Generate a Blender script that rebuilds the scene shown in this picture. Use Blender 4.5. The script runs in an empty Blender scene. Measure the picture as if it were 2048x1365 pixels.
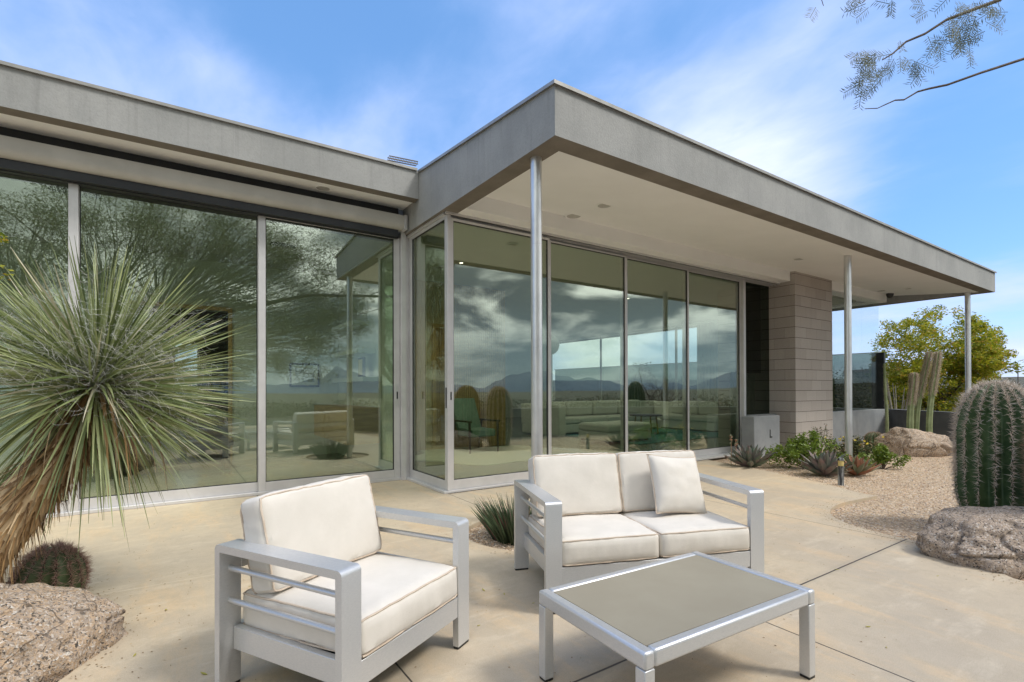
import bpy, bmesh, math, random
import numpy as np
from mathutils import Vector, Matrix, noise
random.seed(7); RS = np.random.RandomState(11)
S = bpy.context.scene
R = math.radians
pi = math.pi

# ------------------------------------------------------------------ camera
F_PX, CY, YAW, PIT, ROL = 1012.344, 773.638, 0.59456543, 0.00492379, -0.00297245
cd = bpy.data.cameras.new("camera"); cam = bpy.data.objects.new("camera", cd); S.collection.objects.link(cam)
fw = Vector((math.sin(YAW)*math.cos(PIT), math.cos(YAW)*math.cos(PIT), math.sin(PIT)))
rt = fw.cross(Vector((0, 0, 1))).normalized(); up = rt.cross(fw)
r2 = rt*math.cos(ROL)+up*math.sin(ROL); u2 = up*math.cos(ROL)-rt*math.sin(ROL)
M = Matrix((r2, u2, -fw)).transposed().to_4x4(); M.translation = (0, 0, 1.2)
cam.matrix_world = M
cd.sensor_width = 36; cd.lens = 36*F_PX/2048; cd.shift_y = (CY-682.5)/2048
cd.clip_start = 0.05; cd.clip_end = 30000
S.camera = cam
S.render.resolution_x = 1024; S.render.resolution_y = 682
S.view_settings.view_transform = 'Standard'; S.view_settings.look = 'None'
S.view_settings.exposure = 0.55; S.view_settings.gamma = 1

def RAY(x, y):
    return fw+r2*((x-1024)/F_PX)-u2*((y-CY)/F_PX)

# ------------------------------------------------------------------ world
SUN_AZ = math.atan2(0.62, -0.78); SUN_EL = R(50)
W = bpy.data.worlds.new("World"); S.world = W; W.use_nodes = True
nt = W.node_tree; nt.nodes.clear()
def N(tree, t, **kw):
    n = tree.nodes.new(t)
    for k, v in kw.items():
        if k.startswith('i_'): n.inputs[k[2:].replace('_', ' ')].default_value = v
        else: setattr(n, k, v)
    return n
def mth(tree, op, a, b=None, c=None, clamp=False):
    n = tree.nodes.new('ShaderNodeMath'); n.operation = op; n.use_clamp = clamp
    for i, v in enumerate((a, b, c)):
        if v is None: continue
        if isinstance(v, (int, float)): n.inputs[i].default_value = v
        else: tree.links.new(v, n.inputs[i])
    return n.outputs[0]
def mixc(tree, fac, a, b, bt='MIX'):
    n = tree.nodes.new('ShaderNodeMix'); n.data_type = 'RGBA'; n.blend_type = bt
    for s, v in ((n.inputs[0], fac), (n.inputs[6], a), (n.inputs[7], b)):
        if isinstance(v, (int, float)): s.default_value = v
        elif isinstance(v, tuple): s.default_value = (*v[:3], 1)
        else: tree.links.new(v, s)
    return n.outputs[2]
def ramp(tree, fac, lo, hi):
    n = tree.nodes.new('ShaderNodeMapRange'); n.interpolation_type = 'SMOOTHSTEP'
    tree.links.new(fac, n.inputs[0]); n.inputs[1].default_value = lo; n.inputs[2].default_value = hi
    return n.outputs[0]
def fbm(tree, vec, scale, detail=5, rough=.55, dist=0.):
    n = tree.nodes.new('ShaderNodeTexNoise'); n.inputs['Scale'].default_value = scale
    n.inputs['Detail'].default_value = detail; n.inputs['Roughness'].default_value = rough
    n.inputs['Distortion'].default_value = dist
    if vec is not None: tree.links.new(vec, n.inputs['Vector'])
    return n.outputs['Fac']

sky = N(nt, 'ShaderNodeTexSky', sky_type='NISHITA', sun_disc=False)
sky.sun_elevation = SUN_EL; sky.sun_rotation = SUN_AZ; sky.ozone_density = 4.0; sky.air_density = 1.0; sky.dust_density = 0.2
tc = N(nt, 'ShaderNodeTexCoord'); D = tc.outputs['Generated']
sep = N(nt, 'ShaderNodeSeparateXYZ'); nt.links.new(D, sep.inputs[0])
dx, dy, dz = sep.outputs
zc = mth(nt, 'ADD', mth(nt, 'MAXIMUM', dz, 0.0), 0.22)
cmb = N(nt, 'ShaderNodeCombineXYZ')
nt.links.new(mth(nt, 'DIVIDE', dx, zc), cmb.inputs[0]); nt.links.new(mth(nt, 'DIVIDE', dy, zc), cmb.inputs[1])
P2 = cmb.outputs[0]
def dirdot(v):
    n = nt.nodes.new('ShaderNodeVectorMath'); n.operation = 'DOT_PRODUCT'
    nt.links.new(D, n.inputs[0]); n.inputs[1].default_value = Vector(v).normalized(); return n.outputs['Value']
def blob(px, py, k, w):     # soft patch of cloud (or gap, w<0) around a sky direction
    d = mth(nt, 'MAXIMUM', dirdot(RAY(px, py)), 0.0)
    return mth(nt, 'MULTIPLY', mth(nt, 'POWER', d, k), w)
mp = N(nt, 'ShaderNodeMapping'); nt.links.new(P2, mp.inputs[0]); mp.inputs['Rotation'].default_value = (0, 0, R(25)); mp.inputs['Scale'].default_value = (1.0, .6, 1)
wisps = fbm(nt, mp.outputs[0], 1.5, 5, .5, .35)
fine = fbm(nt, mp.outputs[0], 7, 5, .6, .3)
cl = mth(nt, 'ADD', mth(nt, 'MULTIPLY', mth(nt, 'SUBTRACT', wisps, .5), 1.6), mth(nt, 'MULTIPLY', mth(nt, 'SUBTRACT', fine, .5), .5))
cl = mth(nt, 'ADD', cl, mth(nt, 'ADD', mth(nt, 'MULTIPLY', ramp(nt, dz, .25, .0), .30), .40))
for b in ((1420, 245, 120, .50), (1310, 330, 160, .30), (430, 130, 900, .32), (640, 260, 60, .22), (150, 120, 80, .25), (1700, 170, 90, .16), (1540, 430, 90, .3), (1900, 600, 30, .05), (1200, 690, 170, .9),
          (800, 60, 60, -.42), (560, 40, 120, -.35), (60, 10, 100, -.2), (1960, 330, 110, -.5), (1800, 420, 250, -.3), (1350, 20, 120, -.18), (930, 200, 200, .15)):
    cl = mth(nt, 'ADD', cl, blob(*b))
backness = ramp(nt, mth(nt, 'MULTIPLY', dy, -1.0), -0.12, 0.25)
mask = mth(nt, 'MAXIMUM', mth(nt, 'ADD', mth(nt, 'MULTIPLY', ramp(nt, cl, 0.0, 1.0), .55), .42), mth(nt, 'MULTIPLY', backness, .97))
# storm cloud seen only away from the view (it is what the glass reflects)
cmb2 = N(nt, 'ShaderNodeCombineXYZ'); zc2 = mth(nt, 'ADD', mth(nt, 'MAXIMUM', dz, 0.0), 0.27)
nt.links.new(mth(nt, 'DIVIDE', dx, zc2), cmb2.inputs[0]); nt.links.new(mth(nt, 'DIVIDE', dy, zc2), cmb2.inputs[1])
storm = fbm(nt, cmb2.outputs[0], 2.6, 7, .52, .3)
stormc = mixc(nt, ramp(nt, storm, .43, .64), (.17, .195, .22), (1.45, 1.5, 1.46))
low = ramp(nt, dz, 0.19, 0.05)
stormc = mixc(nt, mth(nt, 'MULTIPLY', low, .85), stormc, (.24, .33, .43))
left_clear = mth(nt, 'MULTIPLY', ramp(nt, mth(nt, 'MULTIPLY', dx, -1.0), -.25, .3), backness)
stormc = mixc(nt, mth(nt, 'MULTIPLY', left_clear, .8), stormc, (.66, .72, .70))
stormc = mixc(nt, ramp(nt, dz, .52, .8), stormc, (1.75, 1.75, 1.75))  # bright overhead cloud, out of view, added for more soft ambient light
whitec = mixc(nt, ramp(nt, cl, .0, .75), (.20, .43, .86), (.46, .57, .88))
whitec = mixc(nt, ramp(nt, cl, .6, 1.4), whitec, (.80, .83, .90))
cloudc = mixc(nt, backness, whitec, stormc)
bgA = N(nt, 'ShaderNodeBackground'); bgB = N(nt, 'ShaderNodeBackground')
hs = N(nt, 'ShaderNodeHueSaturation'); hs.inputs['Saturation'].default_value = 1.12; nt.links.new(sky.outputs[0], hs.inputs['Color'])
nt.links.new(hs.outputs[0], bgA.inputs[0]); bgA.inputs[1].default_value = 0.13
nt.links.new(cloudc, bgB.inputs[0]); bgB.inputs[1].default_value = 1.0
mx = N(nt, 'ShaderNodeMixShader'); nt.links.new(mask, mx.inputs[0]); nt.links.new(bgA.outputs[0], mx.inputs[1]); nt.links.new(bgB.outputs[0], mx.inputs[2])
wo = N(nt, 'ShaderNodeOutputWorld'); nt.links.new(mx.outputs[0], wo.inputs[0])

# ------------------------------------------------------------------ sun
sl = bpy.data.lights.new("sun", 'SUN'); sl.energy = 1.6; sl.angle = R(12); sl.color = (1, .97, .92)
so = bpy.data.objects.new("sun", sl); S.collection.objects.link(so)
sd = Vector((math.sin(SUN_AZ)*math.cos(SUN_EL), math.cos(SUN_AZ)*math.cos(SUN_EL), math.sin(SUN_EL)))
so.rotation_euler = sd.to_track_quat('Z', 'Y').to_euler(); so.location = sd*30

# ------------------------------------------------------------------ object helpers
COL = S.collection
def tag(o, label=None, cat=None, group=None, kind=None):
    if label: o['label'] = label
    if cat: o['category'] = cat
    if group: o['group'] = group
    if kind: o['kind'] = kind
    return o
def thing(name, label, cat, loc=(0, 0, 0), rz=0, group=None):
    o = bpy.data.objects.new(name, None); COL.objects.link(o); o.location = loc; o.rotation_euler = (0, 0, rz)
    o.empty_display_size = .1
    return tag(o, label, cat, group)
class MB:
    def __init__(s): s.v = []; s.f = []; s.sm = []
    def add(s, vs, fs, smooth=False, mat=None):
        b = len(s.v)
        for v in vs:
            v = Vector(v)
            if mat is not None: v = mat @ v
            s.v.append(tuple(v))
        for f in fs: s.f.append(tuple(i+b for i in f)); s.sm.append(smooth)
        return s
    def box(s, x0, x1, y0, y1, z0, z1, mat=None):
        vs = [(x, y, z) for z in (z0, z1) for y in (y0, y1) for x in (x0, x1)]
        return s.add(vs, [(0, 2, 3, 1), (4, 5, 7, 6), (0, 1, 5, 4), (2, 6, 7, 3), (0, 4, 6, 2), (1, 3, 7, 5)], False, mat)
    def prism(s, poly, z0, z1, mat=None):
        n = len(poly); vs = [(*p, z0) for p in poly]+[(*p, z1) for p in poly]
        fs = [tuple(range(n-1, -1, -1)), tuple(range(n, 2*n))]+[(i, (i+1) % n, n+(i+1) % n, n+i) for i in range(n)]
        return s.add(vs, fs, False, mat)
    def hexa(s, b, t):   # bottom quad, top quad, both counter-clockwise from above
        return s.add(list(b)+list(t), [(3, 2, 1, 0), (4, 5, 6, 7), (0, 1, 5, 4), (1, 2, 6, 5), (2, 3, 7, 6), (3, 0, 4, 7)])
    def tube(s, pts, rad, n=8, cap=True, mat=None, squash=None):
        pts = [Vector(p) for p in pts]; m = len(pts)
        if not hasattr(rad, '__len__'): rad = [rad]*m
        t0 = (pts[1]-pts[0]).normalized(); a = Vector((0, 0, 1)) if abs(t0.z) < .9 else Vector((1, 0, 0))
        nrm = t0.cross(a).normalized(); vs = []
        for i in range(m):
            t = (pts[min(i+1, m-1)]-pts[max(i-1, 0)])
            t = t.normalized() if t.length > 1e-9 else t0
            nrm = (nrm-t*nrm.dot(t)); nrm = nrm.normalized() if nrm.length > 1e-6 else t.orthogonal().normalized()
            bn = t.cross(nrm)
            for k in range(n):
                an = 2*pi*k/n; vs.append(pts[i]+(nrm*math.cos(an)+bn*math.sin(an))*rad[i])
        fs = [(i*n+k, i*n+(k+1) % n, (i+1)*n+(k+1) % n, (i+1)*n+k) for i in range(m-1) for k in range(n)]
        if cap: fs += [tuple(range(n-1, -1, -1)), tuple(range((m-1)*n, m*n))]
        return s.add(vs, fs, True, mat)
    def lathe(s, prof, n=24, loc=(0, 0, 0), mat=None):
        vs = [(loc[0]+r*math.cos(2*pi*k/n), loc[1]+r*math.sin(2*pi*k/n), loc[2]+z) for r, z in prof for k in range(n)]
        m = len(prof)
        fs = [(i*n+k, i*n+(k+1) % n, (i+1)*n+(k+1) % n, (i+1)*n+k) for i in range(m-1) for k in range(n)]
        fs += [tuple(range(n-1, -1, -1)), tuple(range((m-1)*n, m*n))]
        return s.add(vs, fs, True, mat)
    def build(s, name, mat, parent=None, bevel=0, loc=None, rz=0):
        me = bpy.data.meshes.new(name); me.from_pydata(s.v, [], s.f); me.update()
        if any(s.sm): me.polygons.foreach_set('use_smooth', s.sm)
        if mat: me.materials.append(mat)
        o = bpy.data.objects.new(name, me); COL.objects.link(o)
        if parent: o.parent = parent
        if loc: o.location = loc
        o.rotation_euler = (0, 0, rz)
        if bevel:
            bv = o.modifiers.new("bevel", 'BEVEL'); bv.width = bevel; bv.segments = 2; bv.limit_method = 'ANGLE'; bv.angle_limit = R(40)
            bv.harden_normals = False
        if any(s.sm) or bevel:
            if bevel: me.polygons.foreach_set('use_smooth', [True]*len(me.polygons))
            try: me.set_sharp_from_angle(angle=R(35))
            except Exception: pass
        return o
def quads(name, Q, mat, parent=None, smooth=False):      # Q: (N,k,3) array of k-gons
    Q = np.asarray(Q, np.float32); n, k, _ = Q.shape
    me = bpy.data.meshes.new(name); me.vertices.add(n*k); me.vertices.foreach_set('co', Q.reshape(-1))
    me.loops.add(n*k); me.loops.foreach_set('vertex_index', np.arange(n*k, dtype=np.int32))
    me.polygons.add(n); me.polygons.foreach_set('loop_start', np.arange(0, n*k, k, dtype=np.int32))
    try: me.polygons.foreach_set('loop_total', np.full(n, k, dtype=np.int32))
    except Exception: pass
    me.update(calc_edges=True); me.validate()
    if mat: me.materials.append(mat)
    o = bpy.data.objects.new(name, me); COL.objects.link(o)
    if parent: o.parent = parent
    return o
def bb(name, mat, parent, *dims, bevel=0):
    m = MB(); m.box(*dims); return m.build(name, mat, parent, bevel)

# ------------------------------------------------------------------ material helpers
MATS = {}
def newmat(name):
    m = bpy.data.materials.new(name); m.use_nodes = True; t = m.node_tree; t.nodes.clear()
    o = t.nodes.new('ShaderNodeOutputMaterial'); p = t.nodes.new('ShaderNodeBsdfPrincipled'); t.links.new(p.outputs[0], o.inputs[0])
    return m, t, p, o
def setc(t, s, v):
    if isinstance(v, tuple): s.default_value = (*v[:3], 1)
    elif isinstance(v, (int, float)): s.default_value = v
    else: t.links.new(v, s)
def bump(t, p, h, st=.3, dist=.01):
    b = t.nodes.new('ShaderNodeBump'); b.inputs['Strength'].default_value = st; b.inputs['Distance'].default_value = dist
    t.links.new(h, b.inputs['Height']); t.links.new(b.outputs[0], p.inputs['Normal'])
def geo(t): return t.nodes.new('ShaderNodeNewGeometry')
def objc(t): return t.nodes.new('ShaderNodeTexCoord').outputs['Object']
def mapped(t, v, sc, rot=(0, 0, 0)):
    n = t.nodes.new('ShaderNodeMapping'); t.links.new(v, n.inputs[0]); n.inputs['Scale'].default_value = sc; n.inputs['Rotation'].default_value = rot
    return n.outputs[0]
def noisy(name, c1, c2, scale=8, rough=.6, bst=.2, bscale=60, bdist=.004, metallic=0., stretch=(1, 1, 1), detail=5, lo=.35, hi=.65, island=0., spec=.5):
    m, t, p, o = newmat(name); v = mapped(t, objc(t), stretch)
    c = mixc(t, ramp(t, fbm(t, v, scale, detail, .6), lo, hi), c1, c2)
    if island:
        g = geo(t); n = t.nodes.new('ShaderNodeMath'); n.operation = 'MULTIPLY_ADD'
        t.links.new(g.outputs['Random Per Island'], n.inputs[0]); n.inputs[1].default_value = island; n.inputs[2].default_value = 1-island/2
        hsv = t.nodes.new('ShaderNodeHueSaturation'); t.links.new(c, hsv.inputs['Color']); t.links.new(n.outputs[0], hsv.inputs['Value']); c = hsv.outputs[0]
    setc(t, p.inputs['Base Color'], c); p.inputs['Roughness'].default_value = rough; p.inputs['Metallic'].default_value = metallic
    p.inputs['Specular IOR Level'].default_value = spec
    if bst: bump(t, p, fbm(t, v, bscale, 4, .6), bst, bdist)
    return m

M_ALU = noisy('brushed_aluminium', (.58, .585, .59), (.64, .64, .64), 90, .38, .10, 400, .0006, .55, (1, 1, 3), lo=.3, hi=.7)
M_FRAME = noisy('anodised_frame', (.60, .59, .59), (.66, .65, .65), 4, .42, .05, 300, .001, .35)
M_COLUMN = noisy('galvanised_steel', (.62, .62, .62), (.74, .74, .73), 9, .34, .1, 90, .001, .7, (1, 1, .4))
M_BLACK = noisy('black_rubber', (.012, .012, .013), (.02, .02, .02), 20, .5, .1)
M_HEAD = noisy('head_mesh_and_recess_shade', (.022, .024, .028), (.032, .034, .038), 3, .5, .2, 500, .002)
M_HOUSING = noisy('painted_shade_housing', (.46, .45, .42), (.52, .51, .48), 3, .4, .05)
M_SOFFIT = noisy('soffit_plaster', (.83, .83, .82), (.86, .86, .85), 2.2, .8, .25, 45, .004, lo=.3, hi=.7)
M_CAP = noisy('roof_edge_metal', (.27, .265, .25), (.34, .33, .31), 6, .4, .05, metallic=.5)
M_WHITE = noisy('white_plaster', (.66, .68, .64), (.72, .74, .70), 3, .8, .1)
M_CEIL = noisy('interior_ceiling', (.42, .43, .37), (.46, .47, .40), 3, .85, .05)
M_IFLOOR = noisy('polished_interior_concrete', (.22, .23, .20), (.30, .31, .27), 1.5, .18, .03, detail=7)
M_TWALL = noisy('low_wall_render', (.25, .26, .27), (.30, .31, .315), 3, .8, .4, 70, .004)
M_PARAPET = noisy('parapet_render', (.10, .105, .11), (.13, .135, .14), 3, .8, .4, 60, .004)
M_SMOKED_POST = noisy('dark_post', (.02, .022, .024), (.03, .03, .032), 5, .3, .05)

def m_stucco():
    m, t, p, o = newmat('fascia_stucco'); v = objc(t)
    c = mixc(t, ramp(t, fbm(t, v, 1.6, 6, .62), .3, .7), (.27, .273, .266), (.335, .335, .326))
    st = fbm(t, mapped(t, v, (4.5, 4.5, .55)), 1.6, 8, .68, .4)         # run-off stains down the face
    c = mixc(t, mth(t, 'MULTIPLY', ramp(t, st, .5, .74), .28), c, (.15, .15, .145))
    st2 = fbm(t, mapped(t, v, (7, 7, 1.6)), 1.1, 7, .7, .5)
    c = mixc(t, mth(t, 'MULTIPLY', ramp(t, st2, .48, .75), .3), c, (.37, .365, .345))
    gz = t.nodes.new('ShaderNodeSeparateXYZ'); t.links.new(v, gz.inputs[0])
    drip = mth(t, 'MULTIPLY', ramp(t, fbm(t, mapped(t, v, (14, 14, .12)), 1.5, 4, .6), .56, .68), ramp(t, gz.outputs[2], 3.30, 3.80))
    c = mixc(t, mth(t, 'MULTIPLY', drip, .15), c, (.085, .083, .078))
    c = mixc(t, mth(t, 'MULTIPLY', ramp(t, fbm(t, v, 45, 4, .7), .4, .8), .25), c, (.16, .16, .15))
    setc(t, p.inputs['Base Color'], c); p.inputs['Roughness'].default_value = .82
    bump(t, p, fbm(t, v, 55, 5, .65), .55, .006); return m
M_STUCCO = m_stucco()
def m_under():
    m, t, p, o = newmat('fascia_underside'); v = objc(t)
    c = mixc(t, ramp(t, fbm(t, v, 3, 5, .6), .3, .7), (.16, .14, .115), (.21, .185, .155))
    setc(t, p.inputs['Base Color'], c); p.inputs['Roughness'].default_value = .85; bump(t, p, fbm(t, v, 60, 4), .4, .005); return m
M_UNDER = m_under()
def m_concrete():
    m, t, p, o = newmat('patio_concrete'); v = objc(t)
    a = fbm(t, v, .75, 7, .62, .6); b = fbm(t, mapped(t, v, (2.2, .55, 1), (0, 0, R(-28))), 1.8, 6, .65, .4); f = fbm(t, v, 38, 6, .7)
    c = mixc(t, ramp(t, a, .36, .64), (.425, .35, .26), (.51, .415, .29))
    c = mixc(t, mth(t, 'MULTIPLY', ramp(t, b, .47, .68), .9), c, (.57, .415, .25))
    c = mixc(t, mth(t, 'MULTIPLY', ramp(t, fbm(t, mapped(t, v, (.6, 2.4, 1), (0, 0, R(-24))), 3.2, 7, .68, .3), .5, .72), .55), c, (.64, .55, .42))
    c = mixc(t, mth(t, 'MULTIPLY', ramp(t, fbm(t, v, 2.3, 6, .7, 1.0), .56, .78), .5), c, (.34, .30, .235))
    c = mixc(t, mth(t, 'MULTIPLY', ramp(t, f, .35, .75), .3), c, (.36, .31, .24))
    c = mixc(t, mth(t, 'MULTIPLY', ramp(t, fbm(t, v, 130, 3, .6), .66, .74), .35), c, (.16, .13, .1))
    c = mixc(t, mth(t, 'MULTIPLY', ramp(t, fbm(t, mapped(t, v, (1, 1, 1)), 7, 8, .8, .5), .45, .62), .42), c, (.36, .29, .205))
    c = mixc(t, mth(t, 'MULTIPLY', ramp(t, fbm(t, v, 220, 3, .7), .35, .7), .3), c, (.74, .63, .47))
    g = t.nodes.new('ShaderNodeSeparateXYZ'); t.links.new(v, g.inputs[0])
    wob = mth(t, 'MULTIPLY', mth(t, 'SUBTRACT', fbm(t, v, 6, 3), .5), .006)
    def line(coord, val, w):
        d = mth(t, 'ABSOLUTE', mth(t, 'ADD', mth(t, 'SUBTRACT', coord, val), wob)); return ramp(t, d, w, w*.35)
    X, Y = g.outputs[0], g.outputs[1]
    xs = mth(t, 'ADD', X, mth(t, 'MULTIPLY', mth(t, 'SUBTRACT', 5.24, Y), .03))
    J = line(Y, 1.58, .008)
    for l in (line(X, .822, .006), line(xs, 2.65, .006), line(X, 4.775, .005)): J = mth(t, 'MAXIMUM', J, l)
    J2 = line(Y, 3.82, .007)                                       # a filled, paler joint
    c = mixc(t, mth(t, 'MULTIPLY', J2, .5), c, (.66, .58, .45))
    halo = mth(t, 'MAXIMUM', line(Y, 1.58, .05), line(X, .822, .04))
    c = mixc(t, mth(t, 'MULTIPLY', halo, .22), c, (.30, .26, .2))
    c = mixc(t, J, c, (.06, .05, .042))
    setc(t, p.inputs['Base Color'], c); setc(t, p.inputs['Roughness'], mth(t, 'ADD', mth(t, 'MULTIPLY', a, .25), .5))
    h = mth(t, 'SUBTRACT', mth(t, 'ADD', mth(t, 'MULTIPLY', f, .3), mth(t, 'MULTIPLY', b, .5)), mth(t, 'MULTIPLY', J, 2.))
    bump(t, p, h, .35, .006); return m
M_CONC = m_concrete()
def m_gravel():
    m, t, p, o = newmat('tan_gravel'); v = objc(t)
    vo = t.nodes.new('ShaderNodeTexVoronoi'); vo.inputs['Scale'].default_value = 62; t.links.new(v, vo.inputs['Vector']); vo.inputs['Randomness'].default_value = 1
    vb = t.nodes.new('ShaderNodeTexVoronoi'); vb.inputs['Scale'].default_value = 105; t.links.new(v, vb.inputs['Vector'])
    sp = t.nodes.new('ShaderNodeSeparateColor'); t.links.new(vo.outputs['Color'], sp.inputs[0])
    c = mixc(t, sp.outputs[0], (.50, .335, .20), (.80, .62, .42))
    c = mixc(t, ramp(t, sp.outputs[1], .72, .95), c, (.30, .25, .21))
    c = mixc(t, ramp(t, sp.outputs[2], .85, .97), c, (.78, .70, .60))
    c = mixc(t, mth(t, 'MULTIPLY', ramp(t, fbm(t, v, 1.3, 5), .4, .7), .3), c, (.46, .35, .24))
    edge = ramp(t, vo.outputs['Distance'], .42, .75)
    c = mixc(t, mth(t, 'MULTIPLY', edge, .55), c, (.20, .13, .08))
    setc(t, p.inputs['Base Color'], c); p.inputs['Roughness'].default_value = .85
    h = mth(t, 'SUBTRACT', mth(t, 'MULTIPLY', vb.outputs['Distance'], -.4), vo.outputs['Distance']); bump(t, p, h, 1., .016); return m
M_GRAVEL = m_gravel()
def m_pebble():
    m, t, p, o = newmat('pebbles'); g = geo(t)
    cr = t.nodes.new('ShaderNodeValToRGB'); t.links.new(g.outputs['Random Per Island'], cr.inputs[0])
    cr.color_ramp.interpolation = 'CONSTANT'; e = cr.color_ramp.elements; e[0].color = (.56, .39, .26, 1); e[1].position = .2; e[1].color = (.72, .57, .42, 1)
    for q, cc in ((.4, (.38, .27, .18)), (.55, (.70, .58, .45)), (.7, (.55, .38, .26)), (.85, (.30, .25, .21)), (.93, (.8, .72, .62))):
        x = e.new(q); x.color = (*cc, 1)
    t.links.new(cr.outputs[0], p.inputs['Base Color']); p.inputs['Roughness'].default_value = .8; return m
M_PEBBLE = m_pebble()
def m_desert():
    m, t, p, o = newmat('desert_ground'); v = objc(t)
    c = mixc(t, ramp(t, fbm(t, v, .06, 8, .65), .35, .65), (.13, .10, .065), (.21, .165, .11))
    c = mixc(t, ramp(t, fbm(t, v, .35, 7, .7), .36, .52), c, (.042, .044, .025))
    setc(t, p.inputs['Base Color'], c); p.inputs['Roughness'].default_value = .95; return m
M_DESERT = m_desert()
M_MOUNT = noisy('mountain_rock_haze', (.075, .115, .17), (.10, .145, .205), .0016, .95, 0)  # blue of the distant haze is mixed into the rock colour
def m_block():
    m, t, p, o = newmat('masonry_block'); v = objc(t); g = geo(t)
    c = mixc(t, g.outputs['Random Per Island'], (.43, .385, .35), (.50, .455, .415))
    c = mixc(t, mth(t, 'MULTIPLY', ramp(t, fbm(t, v, 90, 5, .75), .4, .7), .4), c, (.17, .14, .12))
    c = mixc(t, mth(t, 'MULTIPLY', ramp(t, fbm(t, mapped(t, v, (6, 6, .8)), 2, 5), .5, .75), .25), c, (.38, .33, .29))
    setc(t, p.inputs['Base Color'], c); p.inputs['Roughness'].default_value = .9; bump(t, p, fbm(t, v, 140, 5, .7), .5, .004); return m
M_BLOCK = m_block()
M_MORTAR = noisy('mortar', (.09, .075, .065), (.13, .11, .09), 20, .95, .3)
def m_glass(name, fac, tint, gl=(.92, 1., .95), wav=0., graz=.85):
    m = bpy.data.materials.new(name); m.use_nodes = True; t = m.node_tree; t.nodes.clear()
    o = t.nodes.new('ShaderNodeOutputMaterial'); tr = t.nodes.new('ShaderNodeBsdfTransparent'); g = t.nodes.new('ShaderNodeBsdfGlossy')
    tr.inputs[0].default_value = (*tint, 1); g.inputs['Color'].default_value = (*gl, 1); g.inputs['Roughness'].default_value = 0.0
    gg = geo(t); dp = t.nodes.new('ShaderNodeVectorMath'); dp.operation = 'DOT_PRODUCT'; t.links.new(gg.outputs['Incoming'], dp.inputs[0]); t.links.new(gg.outputs['Normal'], dp.inputs[1])
    f5 = mth(t, 'POWER', mth(t, 'SUBTRACT', 1.0, mth(t, 'ABSOLUTE', dp.outputs['Value'])), 4.0)
    f = mth(t, 'ADD', mth(t, 'MULTIPLY', f5, graz), fac+.03, clamp=True)
    if wav:
        b = t.nodes.new('ShaderNodeBump'); b.inputs['Strength'].default_value = wav; b.inputs['Distance'].default_value = .002
        t.links.new(fbm(t, mapped(t, objc(t), (1, 1, .5)), 2.2, 2), b.inputs['Height']); t.links.new(b.outputs[0], g.inputs['Normal'])
    mx = t.nodes.new('ShaderNodeMixShader'); t.links.new(f, mx.inputs[0]); t.links.new(tr.outputs[0], mx.inputs[1]); t.links.new(g.outputs[0], mx.inputs[2])
    t.links.new(mx.outputs[0], o.inputs[0]); return m
M_GLASS = m_glass('door_glass', .18, (.775, .85, .745), gl=(.97, 1., .93), wav=.06)
M_GLASS2 = m_glass('corner_glass', -.01, (.975, .99, .985), graz=.25)
M_SMOKE = m_glass('smoked_glass', -.02, (.42, .46, .42))
def m_fabric(name, c1, c2):
    m, t, p, o = newmat(name); v = objc(t)
    c = mixc(t, ramp(t, fbm(t, v, 5, 6, .65), .35, .7), c1, c2)
    c = mixc(t, mth(t, 'MULTIPLY', ramp(t, fbm(t, v, 16, 5, .7), .66, .82), .2), c, (.56, .50, .42))
    setc(t, p.inputs['Base Color'], c); p.inputs['Roughness'].default_value = .95; p.inputs['Sheen Weight'].default_value = .1
    wv = fbm(t, v, 500, 2, .5); bump(t, p, mth(t, 'ADD', mth(t, 'MULTIPLY', wv, .25), mth(t, 'MULTIPLY', fbm(t, v, 9, 4, .6), 1.2)), .25, .008); return m
M_FABRIC = m_fabric('cream_canvas', (.63, .585, .52), (.68, .63, .565))
M_PIPE = noisy('tan_piping', (.50, .40, .31), (.60, .50, .40), 14, .9, .1)
M_TTOP = noisy('frosted_table_glass', (.29, .255, .19), (.315, .28, .21), 2.5, .48, .06, 900, .0004, spec=.3)
M_ROCK = None
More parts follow.
